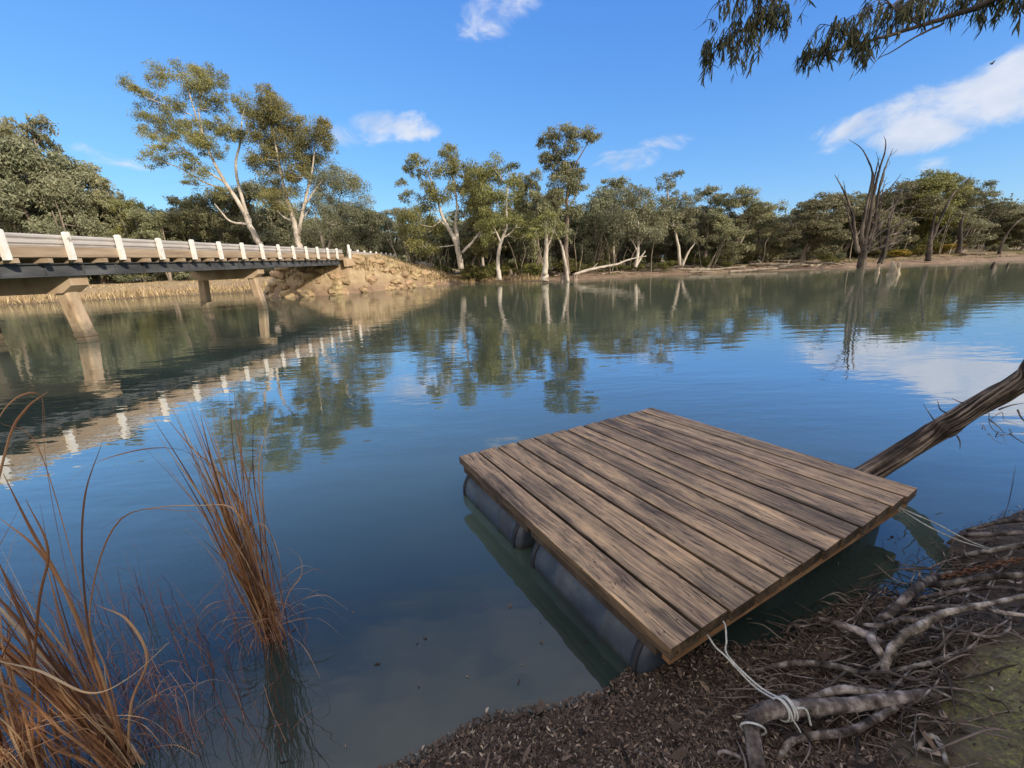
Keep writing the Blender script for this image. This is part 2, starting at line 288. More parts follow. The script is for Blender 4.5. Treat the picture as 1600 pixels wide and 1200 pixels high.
def water_mat():
    m, nt, out = newmat('river_water'); L = nt.links.new
    geo = N_(nt, 'ShaderNodeNewGeometry')
    b = N_(nt, 'ShaderNodeBsdfDiffuse')
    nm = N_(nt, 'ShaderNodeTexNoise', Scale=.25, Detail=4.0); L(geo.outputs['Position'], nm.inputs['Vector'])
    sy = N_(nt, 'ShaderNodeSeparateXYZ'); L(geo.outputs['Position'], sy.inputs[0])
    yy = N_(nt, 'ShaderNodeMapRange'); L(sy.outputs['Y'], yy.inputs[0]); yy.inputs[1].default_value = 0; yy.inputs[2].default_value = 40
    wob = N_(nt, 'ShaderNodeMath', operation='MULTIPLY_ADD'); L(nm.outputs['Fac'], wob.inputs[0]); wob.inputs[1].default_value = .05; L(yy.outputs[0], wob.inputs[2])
    # sunlight on milky open water painted in: paler colour away from the bank
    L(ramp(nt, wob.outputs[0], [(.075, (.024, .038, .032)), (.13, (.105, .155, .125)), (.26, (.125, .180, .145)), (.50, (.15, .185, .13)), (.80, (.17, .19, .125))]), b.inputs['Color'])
    def wave(scale, st, rot, detail, rough=.5):
        mp = N_(nt, 'ShaderNodeMapping'); mp.inputs['Scale'].default_value = st; mp.inputs['Rotation'].default_value = (0, 0, rot)
        L(geo.outputs['Position'], mp.inputs['Vector'])
        n = N_(nt, 'ShaderNodeTexNoise', Scale=scale, Detail=detail, Roughness=rough); L(mp.outputs[0], n.inputs['Vector']); return n.outputs['Fac']
    w1 = wave(1.1, (.55, 1.5, 1), .12, 3.0); w2 = wave(5.0, (.6, 1.3, 1), -.2, 2.0); w3 = wave(.22, (.8, 1.2, 1), .3, 2.0)
    # calm and ruffled patches
    cm = N_(nt, 'ShaderNodeMapRange'); L(w3, cm.inputs[0]); cm.inputs[1].default_value = .35; cm.inputs[2].default_value = .65; cm.inputs[3].default_value = .35; cm.inputs[4].default_value = 1.0
    s1 = N_(nt, 'ShaderNodeMath', operation='MULTIPLY'); L(w1, s1.inputs[0]); s1.inputs[1].default_value = 1.0
    s2 = N_(nt, 'ShaderNodeMath', operation='MULTIPLY'); L(w2, s2.inputs[0]); s2.inputs[1].default_value = .20
    s3 = N_(nt, 'ShaderNodeMath', operation='ADD'); L(s1.outputs[0], s3.inputs[0]); L(s2.outputs[0], s3.inputs[1])
    s4 = N_(nt, 'ShaderNodeMath', operation='MULTIPLY'); L(s3.outputs[0], s4.inputs[0]); L(cm.outputs[0], s4.inputs[1])
    bp = N_(nt, 'ShaderNodeBump', Strength=1.0, Distance=WAVE); L(s4.outputs[0], bp.inputs['Height']); 
    gl = N_(nt, 'ShaderNodeBsdfGlossy', Roughness=.01); L(bp.outputs[0], gl.inputs['Normal']); fr = N_(nt, 'ShaderNodeFresnel', IOR=1.333); L(bp.outputs[0], fr.inputs['Normal'])
    fm = N_(nt, 'ShaderNodeMath', operation='MULTIPLY'); fm.use_clamp = True; L(fr.outputs[0], fm.inputs[0]); fm.inputs[1].default_value = 3.2
    fc = N_(nt, 'ShaderNodeMath', operation='MINIMUM'); L(fm.outputs[0], fc.inputs[0]); fc.inputs[1].default_value = .80
    ms = N_(nt, 'ShaderNodeMixShader'); L(fc.outputs[0], ms.inputs[0]); L(b.outputs[0], ms.inputs[1]); L(gl.outputs[0], ms.inputs[2])
    L(ms.outputs[0], out.inputs[0]); return m
WAVE = .012

# ------------------------------------------------------------------ world, sun
SUN_DIR = np.array((1.0, -.85, .50)); SUN_DIR /= np.linalg.norm(SUN_DIR)
el = math.asin(SUN_DIR[2]); az = math.atan2(SUN_DIR[0], SUN_DIR[1])      # clockwise from +Y
def world():
    w = bpy.data.worlds.new('World'); SC.world = w; w.use_nodes = True; nt = w.node_tree; nt.nodes.clear(); L = nt.links.new
    out = N_(nt, 'ShaderNodeOutputWorld'); bg = N_(nt, 'ShaderNodeBackground'); bg.inputs['Strength'].default_value = .15
    sky = N_(nt, 'ShaderNodeTexSky'); sky.sky_type = 'NISHITA'; sky.sun_disc = False; sky.sun_elevation = el; sky.sun_rotation = az
    sky.altitude = 0; sky.air_density = 1.0; sky.dust_density = .35; sky.ozone_density = 2.4
    hs = N_(nt, 'ShaderNodeHueSaturation'); hs.inputs['Saturation'].default_value = 1.15; hs.inputs['Value'].default_value = 2.0; L(sky.outputs[0], hs.inputs['Color'])
    # even out the horizon glow of the clear sky, channel by channel
    sp = N_(nt, 'ShaderNodeSeparateColor'); cb_ = N_(nt, 'ShaderNodeCombineColor'); L(hs.outputs[0], sp.inputs[0])
    for ch, (k_, ref, pw_) in enumerate(((.33, .95, .76), (.70, 1.6, .67), (.98, 1.5, .35))):
        a1 = N_(nt, 'ShaderNodeMath', operation='MULTIPLY'); L(sp.outputs[ch], a1.inputs[0]); a1.inputs[1].default_value = .15/ref
        a2 = N_(nt, 'ShaderNodeMath', operation='POWER'); L(a1.outputs[0], a2.inputs[0]); a2.inputs[1].default_value = pw_
        a3 = N_(nt, 'ShaderNodeMath', operation='MULTIPLY'); L(a2.outputs[0], a3.inputs[0]); a3.inputs[1].default_value = k_/.15; L(a3.outputs[0], cb_.inputs[ch])
    skyc = cb_.outputs[0]
    tc = N_(nt, 'ShaderNodeTexCoord')
    # thin cumulus: soft masks round a few compass directions, broken up by noise
    nz = N_(nt, 'ShaderNodeTexNoise', Scale=8.5, Detail=10.0, Roughness=.6, Distortion=.5)
    mp = N_(nt, 'ShaderNodeMapping'); mp.inputs['Scale'].default_value = (1, 1, 1.9); L(tc.outputs['Generated'], mp.inputs['Vector']); L(mp.outputs[0], nz.inputs['Vector'])
    total = None
    clouds = [((1490, 162), .12, .030, 1.4, 12), ((1390, 182), .08, .026, 1.5, 6), ((1590, 135), .12, .040, 1.4, 14), ((1430, 210), .060, .026, 1.8, -4), ((572, 200), .065, .030, 1.25, 12), ((640, 198), .05, .024, 1.1, 0), ((775, 16), .07, .035, 1.05, 20), ((1000, 243), .08, .022, .95, 6),
              ((185, 242), .05, .014, .5, 0), ((230, 250), .04, .014, .35, 0), ((1455, 262), .04, .018, .3, 0), ((1540, 300), .12, .012, .5, 0), ((790, 75), .05, .02, .14, 30)]
    for (p, wx, wz, amt, tilt) in clouds:
        d = ray(*p); d = d/np.linalg.norm(d)
        e1 = np.cross(d, (0, 0, 1)); e1 /= np.linalg.norm(e1); e2 = np.cross(e1, d)
        c_, s_ = math.cos(math.radians(tilt)), math.sin(math.radians(tilt)); e1, e2 = e1*c_+e2*s_, -e1*s_+e2*c_
        acc = []
        for e, w_ in ((e1, wx), (e2, wz)):
            sb = N_(nt, 'ShaderNodeVectorMath', operation='SUBTRACT'); L(tc.outputs['Generated'], sb.inputs[0]); sb.inputs[1].default_value = tuple(d)
            dt = N_(nt, 'ShaderNodeVectorMath', operation='DOT_PRODUCT'); L(sb.outputs[0], dt.inputs[0]); dt.inputs[1].default_value = tuple(e/w_)
            pw = N_(nt, 'ShaderNodeMath', operation='POWER'); ab = N_(nt, 'ShaderNodeMath', operation='ABSOLUTE'); L(dt.outputs['Value'], ab.inputs[0]); L(ab.outputs[0], pw.inputs[0]); pw.inputs[1].default_value = 2.0
            acc.append(pw.outputs[0])
        sm = N_(nt, 'ShaderNodeMath', operation='ADD'); L(acc[0], sm.inputs[0]); L(acc[1], sm.inputs[1])
        ft = N_(nt, 'ShaderNodeVectorMath', operation='DOT_PRODUCT'); L(tc.outputs['Generated'], ft.inputs[0]); ft.inputs[1].default_value = tuple(d)
        gt = N_(nt, 'ShaderNodeMath', operation='GREATER_THAN'); L(ft.outputs['Value'], gt.inputs[0]); gt.inputs[1].default_value = 0.3
        mr = N_(nt, 'ShaderNodeMapRange'); L(sm.outputs[0], mr.inputs[0]); mr.inputs[1].default_value = 0; mr.inputs[2].default_value = 2.2; mr.inputs[3].default_value = amt*.92; mr.inputs[4].default_value = 0; mr.interpolation_type = 'SMOOTHSTEP'
        ml = N_(nt, 'ShaderNodeMath', operation='MULTIPLY'); L(mr.outputs[0], ml.inputs[0]); L(gt.outputs[0], ml.inputs[1])
        if total is None: total = ml.outputs[0]
        else:
            mxx = N_(nt, 'ShaderNodeMath', operation='MAXIMUM'); L(total, mxx.inputs[0]); L(ml.outputs[0], mxx.inputs[1]); total = mxx.outputs[0]
    # density = smooth(mask + noise - 1)
    ad = N_(nt, 'ShaderNodeMath', operation='ADD'); L(total, ad.inputs[0])
    ns = N_(nt, 'ShaderNodeMath', operation='MULTIPLY'); L(nz.outputs['Fac'], ns.inputs[0]); ns.inputs[1].default_value = 4.4; L(ns.outputs[0], ad.inputs[1])
    dm = N_(nt, 'ShaderNodeMapRange'); L(ad.outputs[0], dm.inputs[0]); dm.inputs[1].default_value = 2.45; dm.inputs[2].default_value = 3.7; dm.inputs[3].default_value = 0; dm.inputs[4].default_value = 1; dm.interpolation_type = 'SMOOTHSTEP'
    gate = N_(nt, 'ShaderNodeMapRange'); L(total, gate.inputs[0]); gate.inputs[1].default_value = 0; gate.inputs[2].default_value = .25
    dd = N_(nt, 'ShaderNodeMath', operation='MULTIPLY'); L(dm.outputs[0], dd.inputs[0]); L(gate.outputs[0], dd.inputs[1])
    d8 = N_(nt, 'ShaderNodeMath', operation='MULTIPLY'); L(dd.outputs[0], d8.inputs[0]); d8.inputs[1].default_value = .9
    mx = N_(nt, 'ShaderNodeMix', data_type='RGBA'); L(d8.outputs[0], mx.inputs[0]); L(skyc, mx.inputs[6])
    n2 = N_(nt, 'ShaderNodeTexNoise', Scale=9.0, Detail=5.0); L(mp.outputs[0], n2.inputs['Vector'])
    L(ramp(nt, n2.outputs['Fac'], [(.35, (3.9, 4.5, 5.7)), (.65, (5.9, 6.0, 6.4))]), mx.inputs[7])
    sx = N_(nt, 'ShaderNodeSeparateXYZ'); L(tc.outputs['Generated'], sx.inputs[0])
    rear = N_(nt, 'ShaderNodeMapRange'); L(sx.outputs['Y'], rear.inputs[0]); rear.inputs[1].default_value = .12; rear.inputs[2].default_value = -.25; rear.inputs[3].default_value = 0; rear.inputs[4].default_value = 1  # unseen bright cloud cover behind and overhead, added as neutral fill light
    zen = N_(nt, 'ShaderNodeMapRange'); L(sx.outputs['Z'], zen.inputs[0]); zen.inputs[1].default_value = .62; zen.inputs[2].default_value = .88; zen.inputs[3].default_value = 0; zen.inputs[4].default_value = .75
    cov = N_(nt, 'ShaderNodeMath', operation='MAXIMUM'); L(rear.outputs[0], cov.inputs[0]); L(zen.outputs[0], cov.inputs[1])
    rn = N_(nt, 'ShaderNodeTexNoise', Scale=2.6, Detail=8.0, Roughness=.55); L(mp.outputs[0], rn.inputs['Vector'])
    rr_ = N_(nt, 'ShaderNodeMapRange'); L(rn.outputs['Fac'], rr_.inputs[0]); rr_.inputs[1].default_value = .33; rr_.inputs[2].default_value = .52; rr_.interpolation_type = 'SMOOTHSTEP'
    rc = N_(nt, 'ShaderNodeMath', operation='MULTIPLY'); L(cov.outputs[0], rc.inputs[0]); L(rr_.outputs[0], rc.inputs[1])
    mb_ = N_(nt, 'ShaderNodeMix', data_type='RGBA'); L(rc.outputs[0], mb_.inputs[0]); L(mx.outputs[2], mb_.inputs[6])
    L(ramp(nt, n2.outputs['Fac'], [(.3, (8.6, 8.0, 7.4)), (.7, (12.0, 10.8, 9.6))]), mb_.inputs[7])
    L(mb_.outputs[2], bg.inputs['Color']); L(bg.outputs[0], out.inputs[0])
world()
sl = bpy.data.lights.new('sun', 'SUN'); sl.energy = 4.8; sl.angle = math.radians(.5); sl.color = (1.0, .89, .74)
so = bpy.data.objects.new('sun', sl); COL.objects.link(so)
so.rotation_euler = Vector([float(v) for v in SUN_DIR]).to_track_quat('Z', 'Y').to_euler(); so.location = (30, -25, 30)

# ------------------------------------------------------------------ terrain
FAR = np.array([(-600, 30), (-200, 34), (-95, 44), (-70, 53), (-58, 57), (-45, 60), (-34, 59), (-29, 53), (-25.5, 46), (-22.5, 42.6), (-18, 41.2), (-14.5, 44.2), (-12, 48), (-9.3, 52), (-6, 56), (-2, 57), (3, 52), (7, 48.5), (12, 50), (18, 51.2), (29, 49), (35.5, 46.5), (42, 48.5), (50, 47.0), (60, 46), (110, 48), (600, 60), (600, 6000), (-600, 6000)], float)
NEAR = np.array([(-600, -25), (-60, -8), (-12, -.6), (-4, .85), (-2.4, 1.0), (-1.2, 1.08), (-.56, 1.31), (-.19, 1.5), (.17, 1.54), (.43, 1.61), (.60, 1.75), (.9, 1.83), (1.19, 1.8), (1.5, 1.86), (1.8, 2.02), (2.15, 2.14), (2.45, 2.12), (2.72, 2.22), (2.98, 2.52), (3.25, 2.70), (3.9, 2.93), (5.2, 3.3), (8, 3.6), (15, 3), (40, 0), (600, -30), (600, -3000), (-600, -3000)], float)
def sdist(poly, x, y):
    x = np.asarray(x, float).ravel(); y = np.asarray(y, float).ravel()
    d = np.full(x.shape, 1e9); ins = np.zeros(x.shape, bool); n = len(poly)
    for i in range(n):
        a = poly[i]; b = poly[(i+1) % n]; e = b-a; L2 = e@e
        t = np.clip(((x-a[0])*e[0]+(y-a[1])*e[1])/L2, 0, 1)
        d = np.minimum(d, np.hypot(x-a[0]-t*e[0], y-a[1]-t*e[1]))
        c = ((a[1] > y) != (b[1] > y)) & (x < (b[0]-a[0])*(y-a[1])/((b[1]-a[1]) if b[1] != a[1] else 1e-9)+a[0])
        ins ^= c
    return np.where(ins, d, -d)
def sstep(a, b, x): t = np.clip((np.asarray(x)-a)/(b-a), 0, 1); return t*t*(3-2*t)
def deck_z(Y): return 2.9+.0136*(Y-14.1)
def far_h(x, y):
    x = np.asarray(x, float); y = np.asarray(y, float); sh = x.shape
    d = sdist(FAR, x, y).reshape(sh)
    z = np.where(d < 0, np.maximum(d*.35, -1.5), .30*sstep(0, 2.5, d)+.55*sstep(3, 14, d)+.5*sstep(14, 40, d))
    z = z+np.where(d > 0, 1.0*sstep(-22, -30, x)*sstep(1.5, 7, d), 0)
    # road embankment, running away from us behind the bridge
    cx = -17.9; top = deck_z(43)+.05-.012*np.maximum(y-60, 0)
    side = np.where(x > cx, (x-cx-3.1)/2.6, (cx-x-3.1)/2.2); end = (43.6-y)/1.5
    out = np.maximum(side, end); emb = top-np.maximum(out, 0)*1.0
    emb = np.where(y > 41, emb, -9)
    return np.where((d > -.5) & (emb > z), emb*sstep(-.3, .9, d)+z*(1-sstep(-.3, .9, d)), z)
def near_h(x, y):
    x = np.asarray(x, float); y = np.asarray(y, float); sh = x.shape
    d = sdist(NEAR, x, y).reshape(sh)
    z = np.where(d < 0, np.maximum(d*.55, -1.2), .035*sstep(0, .12, d)+.16*sstep(.05, .9, d)+.28*sstep(.5, 2.2, d)+.5*sstep(3, 9, d))
    k = sstep(1.3, 2.4, x)
    return z+k*np.where(d > 0, .12*sstep(0, .5, d)+.10*sstep(.3, 1.2, d), 0)
def nh(x, y): return float(near_h(np.array([x]), np.array([y]))[0])
def fh(x, y): return float(far_h(np.array([x]), np.array([y]))[0])
def hit(px, py, up=0.0):
    """where the sight line meets the near bank (raised by up)"""
    d = ray(px, py); ts = np.linspace(.3, 9, 500)
    z = H+d[2]*ts; g = np.maximum(near_h(d[0]*ts, d[1]*ts), 0)+up
    i = np.argmax(z <= g); t = ts[i]
    return np.array((d[0]*t, d[1]*t, H+d[2]*t))
def grid_mesh(xs, ys, fn, namp, nscale, name, mat, varfn=None, smooth=True, off=0.0):
    X, Y = np.meshgrid(xs, ys); Z = fn(X, Y)
    nz = np.array([mnoise.fractal((x*nscale, y*nscale, 0), 1.0, 2.1, 5) for x, y in zip(X.ravel(), Y.ravel())]).reshape(X.shape)
    Z = Z+nz*namp*np.clip((Z+.15)/.3, 0, 1)+off
    nx, ny = len(xs), len(ys); i = np.arange(ny-1)[:, None]*nx; j = np.arange(nx-1)[None]
    q = np.stack([i+j, i+j+1, i+nx+j+1, i+nx+j], -1).reshape(-1, 4)
    mb = MB(); mb.add(np.stack([X, Y, Z], -1).reshape(-1, 3), q, a=(varfn(X, Y).ravel() if varfn is not None else .5))
    return mb.build(name, mat, smooth=smooth)
xs = np.unique(np.concatenate([[-3000, -1200, -500, -250, -150], np.arange(-110, -34, 2.0), np.arange(-34, 0, .6), np.arange(0, 62, 1.0), np.arange(62, 130, 4.0), [180, 300, 600, 1200, 3000]]))
ys = np.unique(np.concatenate([[5, 20, 30, 35], np.arange(38, 64, .6), np.arange(64, 90, 2.0), [100, 120, 150, 200, 300, 600, 1500, 4000]]))
tag(grid_mesh(xs, ys, far_h, .22, .6, 'far_bank_ground', ground_mat(False), lambda X, Y: sstep(3, 14, sdist(FAR, X, Y).reshape(X.shape))), kind='structure')
def nvar(X, Y): return sstep(.35, .9, sdist(NEAR, X, Y).reshape(X.shape))*sstep(.9, 1.7, X-.15*Y)
xs = np.unique(np.concatenate([[-3000, -600, -100, -30, -12, -8, -6], np.arange(-4, -.8, .1), np.arange(-.8, 4.6, .03), np.arange(4.6, 8, .15), [9, 12, 20, 40, 100, 600, 3000]]))
ys = np.unique(np.concatenate([[-3000, -600, -100, -30, -12, -6], np.arange(-3, .6, .15), np.arange(.6, 3.6, .03), [3.8, 4.2, 5, 6.5]]))
tag(grid_mesh(xs, ys, near_h, .035, 2.6, 'near_bank_ground', ground_mat(True), nvar), kind='structure')
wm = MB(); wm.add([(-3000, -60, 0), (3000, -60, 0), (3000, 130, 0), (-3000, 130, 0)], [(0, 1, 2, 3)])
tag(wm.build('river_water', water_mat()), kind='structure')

# ------------------------------------------------------------------ the floating dock
def dock():
    ZT = .35
    A, B, C, D = [at(*c, ZT)[:2] for c in ((1045, 1015), (715, 713), (1020, 637), (1437, 763))]   # near, left, far, right corners
    def W(u, v, z): p = (A*(1-u)+D*u)*(1-v)+(B*(1-u)+C*u)*v; return np.array((p[0], p[1], z))
    root = empty('floating_dock', (*A, 0)); tag(root, 'square floating dock of weathered brown boards resting on dull blue drums', 'floating dock')
    o = np.array((*A, 0))
    def B_(mb, name, mat, parent=root, **k): return mb.build(name, mat, parent, origin=None, **k)
    n = 12; gap = .0031
    for i in range(n):
        u0 = i/n+gap; u1 = (i+1)/n-gap
        e0 = random.uniform(-.0025, .0025); e1 = 1+random.uniform(-.003, .003); dz = random.uniform(-.003, .003); th = .066
        # board in its own frame: Y along the grain
        p0 = (W(u0, e0, 0)+W(u1, e0, 0))/2; p1 = (W(u0, e1, 0)+W(u1, e1, 0))/2
        d = p1-p0; L = np.linalg.norm(d); ang = math.atan2(-d[0], d[1]); s = 10
        w0 = np.linalg.norm(W(u1, e0, 0)-W(u0, e0, 0))/2; w1 = np.linalg.norm(W(u1, e1, 0)-W(u0, e1, 0))/2
        mb = MB(); ys_ = np.linspace(0, L, s+1); V = []
        bw = random.uniform(-.002, .002); ch = .005
        for k, y in enumerate(ys_):
            w = (w0+(w1-w0)*k/s)*math.cos(math.atan2(d[0], d[1])*0)-.001; w *= .992
            cup = random.uniform(-.0008, .0008)
            V += [(-w, y, -th), (-w, y, -ch), (-w+ch, y, 0), (-w*.33, y, cup-.0008), (w*.33, y, -cup-.0008), (w-ch, y, 0), (w, y, -ch), (w, y, -th)]
        V = np.array(V); V[:, 0] += bw*np.sin(V[:, 1]*1.7); K = 8
        q = [(k*K+j, k*K+(j+1) % K, (k+1)*K+(j+1) % K, (k+1)*K+j) for k in range(s) for j in range(K)]
        e = s*K
        q += [(0, 1, 6, 7), (1, 2, 5, 6), (2, 3, 4, 5)]; q = [tuple(t) for t in q]+[(e+7, e+6, e+1, e), (e+6, e+5, e+2, e+1), (e+5, e+4, e+3, e+2)]
        mb.add(V, q, a=np.tile([0, .25, 1, 1, 1, 1, .25, 0], s+1))
        b = mb.build('board', M['board'], root); b.location = (p0[0]-o[0], p0[1]-o[1], ZT+dz); b.rotation_euler[2] = ang
        for vv in (.035, .5, .965):
            for sx in (-.55, .55):
                y = L*vv+random.uniform(-.012, .012); x = w0*sx+random.uniform(-.008, .008); kk = 8; sm = MB()
                c = [(x+.0045*math.cos(t), y+.0045*math.sin(t), .0022) for t in np.arange(kk)*2*PI/kk]
                sm.add(c+[(x, y, .0026)], t=[(t, (t+1) % kk, kk) for t in range(kk)]); sm.build('screw', M['strap'], b)
    # frame timbers under the boards
    def bar(p, q_, w, h, z, name, mat, ins=0):
        p = np.array(p); q_ = np.array(q_); d = q_-p; d /= np.linalg.norm(d); nn = np.array((-d[1], d[0], 0))*w/2
        mb = MB(); hexa(mb, [np.append((p-nn)[:2], z-h), np.append((q_-nn)[:2], z-h), np.append((q_+nn)[:2], z-h), np.append((p+nn)[:2], z-h), np.append((p-nn)[:2], z), np.append((q_-nn)[:2], z), np.append((q_+nn)[:2], z), np.append((p+nn)[:2], z)])
        b = mb.build(name, mat, root); b.location = (-o[0], -o[1], 0)
    zt = ZT-.0690
    for v in (.022, .50, .978): bar(W(.035 if v > .4 else .02, v, 0), W(.965 if v > .4 else .98, v, 0), .045, .080, zt, 'joist', M['frame_wood'])
    for u in (.016, .5, .984): 
        bar(W(u, .035, 0), W(u, .49, 0), .045, .055, zt-.002, 'bearer', M['dark_timber']); bar(W(u, .51, 0), W(u, .965, 0), .045, .055, zt-.002, 'bearer', M['dark_timber'])
    # drums
    R_ = .24
    def drum(u, v0, v1):
        p0 = W(u, v0, 0); p1 = W(u, v1, 0); d = (p1-p0); L = np.linalg.norm(d); d /= L; k = 32
        side = np.array((-d[1], d[0], 0)); prof = [(0, 0), (0, .80), (.012, .93), (.04, .985), (.10, 1), (.27, 1), (.285, 1.03), (.31, 1.03), (.325, 1), (.67, 1), (.685, 1.03), (.71, 1.03), (.725, 1), (.9, 1), (.96, .985), (.988, .93), (1, .80), (1, 0)]
        V = []; zc = .03
        for (t, r) in prof:
            for a in np.arange(k)*2*PI/k: V.append(p0+d*L*t+side*math.cos(a)*R_*r+np.array((0, 0, zc+math.sin(a)*R_*r)))
        q = [(i*k+j, i*k+(j+1) % k, (i+1)*k+(j+1) % k, (i+1)*k+j) for i in range(len(prof)-1) for j in range(k)]
        mb = MB(); mb.add(V, q); b = mb.build('drum', M['drum'], root, smooth=True); b.location = (-o[0], -o[1], 0)
        for t0 in (.045, .93):
            mb = MB(); V = []
            for t in (t0, t0+.035):
                for rr in (R_*1.0+.001, R_*1.0+.006):
                    for a in np.arange(k)*2*PI/k: V.append(p0+d*L*t+side*math.cos(a)*rr+np.array((0, 0, zc+math.sin(a)*rr)))
            q = [(a*k+j, a*k+(j+1) % k, c*k+(j+1) % k, c*k+j) for a, c in ((0, 1), (1, 3), (3, 2), (2, 0)) for j in range(k)]
            mb.add(V, q); s_ = mb.build('strap', M['strap'], b, smooth=True)
    for u in (.095, .50, .905):
        drum(u, .06, .50); drum(u, .56, .98)
    return W
DW = dock()

# ------------------------------------------------------------------ ropes and chain
def rope(mb, P, r=.0038, strands=3, pitch=.035, n=14):
    S = catmull(P, n); seg = np.linalg.norm(np.diff(S, axis=0), axis=1); L = np.concatenate([[0], np.cumsum(seg)])
    m = max(12, int(L[-1]/.005)); t = np.linspace(0, L[-1], m); S = np.stack([np.interp(t, L, S[:, i]) for i in range(3)], 1)
    T = np.gradient(S, axis=0); T /= np.linalg.norm(T, axis=1)[:, None]; u = np.cross(T, (0, 0, 1.0)); u /= np.linalg.norm(u, axis=1)[:, None]+1e-9; w = np.cross(T, u)
    for k in range(strands):
        a = t/pitch*2*PI+k*2*PI/strands; Q = S+u*(np.cos(a)*r*.62)[:, None]+w*(np.sin(a)*r*.62)[:, None]
        tube(mb, Q, r*.6, k=5, n=1, smooth_path=False)
def ring(mb, c, axis, R_, r, seg=18, k=6, squash=1.0, up=None):
    axis = np.asarray(axis, float); axis /= np.linalg.norm(axis); u = np.cross(axis, (0.1, .2, 1) if up is None else up); u /= np.linalg.norm(u); w = np.cross(axis, u)
    V = []
    for a in np.arange(seg)*2*PI/seg:
        rd = u*math.cos(a)*squash+w*math.sin(a); cc = np.asarray(c)+rd*R_
        for b in np.arange(k)*2*PI/k: V.append(cc+(rd*math.cos(b)+axis*math.sin(b))*r)
    q = [(i*k+j, ((i+1) % seg)*k+j, ((i+1) % seg)*k+(j+1) % k, i*k+(j+1) % k) for i in range(seg) for j in range(k)]
    mb.add(V, q)
anchor = [hit(1188, 1230, .02), hit(1180, 1175, .06), hit(1176, 1130, .10), hit(1200, 1110, .12), hit(1245, 1107, .115), hit(1330, 1101, .10), hit(1400, 1092, .08), hit(1460, 1084, .03), hit(1510, 1072, -.03)]
knot = (anchor[3]*.45+anchor[4]*.55)
p1 = DW(.105, .0, .285); p2 = DW(.15, -.002, .29); mid = p1*.72+knot*.28
rb = MB()
rope(rb, [p1+(0, .02, -.01), p1+(.0, -.012, 0), (p1+mid)/2+(-.004, 0, -.02), mid+(0, 0, -.02), mid*.5+knot*.5+(0, 0, -.03), knot+(-.03, .02, .03)])
rope(rb, [p2+(0, .02, .01), p2+(0, -.012, 0), (p2+mid)/2+(.006, 0, -.012), mid+(.01, .004, -.018), mid*.45+knot*.55+(.012, .0, -.02), knot+(.01, .01, .03)])
ax = anchor[4]-anchor[3]
for k in range(4): ring(rb, knot+ax*(-.12+.10*k)+(0, 0, .002*k), ax+np.array((.02*k-.03, .02, .03*(k % 2))), .040+.002*(k % 2), .0042)
ring(rb, anchor[2]*.8+anchor[1]*.2, anchor[2]-anchor[1]+np.array((0, .02, .02)), .045, .004)
rope(rb, [knot+(.03, -.02, .03), knot+(.075, -.02, .02), knot+(.09, -.04, -.04)], r=.004)
rope(rb, [knot+(.01, -.04, .0), knot+(.03, -.07, -.04), knot+(.02, -.12, -.09)], r=.003)
tag(rb.build('mooring_rope', M['rope'], smooth=True, origin=knot), 'pale twisted rope from the dock corner knotted round the thick bent root', 'rope')
e = [DW(.93, .0, .30), hit(1475, 824, .22), hit(1505, 838, .17), hit(1545, 852, .12), hit(1640, 872, .10)]
rb = MB(); s0 = DW(.93, 0, .30)
Q1 = [atY(1406, 793, s0[1]), atY(1440, 808, 2.45), atY(1462, 818, 2.46), atY(1474, 824, 2.46), atY(1500, 838, 2.44), atY(1548, 857, 2.42), atY(1650, 876, 2.38)]
Q2 = [atY(1412, 799, s0[1]), atY(1450, 822, 2.45), atY(1500, 845, 2.42), atY(1560, 862, 2.40), atY(1650, 882, 2.34)]
rope(rb, Q1); rope(rb, Q2, r=.0035)
ring(rb, Q1[0], (0.5, -.3, 1), .020, .004, up=(1, 0, 0)); ring(rb, Q1[0]+(.01, 0, -.02), (1, .3, .2), .018, .004)
tag(rb.build('mooring_rope', M['rope'], smooth=True, origin=Q1[0]), 'pale doubled rope stretched from the right corner of the dock over the root mound', 'rope')
cb = MB(); CP = catmull([hit(1440, 912, .07), hit(1490, 898, .12), hit(1545, 884, .14), hit(1600, 873, .14), hit(1680, 862, .12)], 12)
sg = np.linalg.norm(np.diff(CP, axis=0), axis=1); L = np.concatenate([[0], np.cumsum(sg)]); tt = np.arange(.0, L[-1], .030)
CPp = np.stack([np.interp(tt, L, CP[:, i]) for i in range(3)], 1)
for i in range(len(CPp)-1):
    d = CPp[i+1]-CPp[i]; d /= np.linalg.norm(d); sd = np.cross(d, (0, 0, 1)); sd /= np.linalg.norm(sd); up_ = np.cross(sd, d)
    axv = sd*.7+up_*.7 if i % 2 else sd*-.7+up_*.7
    V = []; w_ = np.cross(axv, d)
    for a in np.arange(12)*2*PI/12:
        rd = d*math.cos(a)*1.0+w_*math.sin(a)*.62
        for b in np.arange(5)*2*PI/5: V.append(CPp[i]+rd*.021+(rd/np.linalg.norm(rd)*math.cos(b)+axv*math.sin(b))*.0055)
    cb.add(V, [(i_*5+j, ((i_+1) % 12)*5+j, ((i_+1) % 12)*5+(j+1) % 5, i_*5+(j+1) % 5) for i_ in range(12) for j in range(5)])
tag(cb.build('rusty_chain', M['rust'], smooth=True, origin=CPp[0]), 'rusty brown chain lying along the top of the roots', 'chain')

# ------------------------------------------------------------------ roots on the near bank

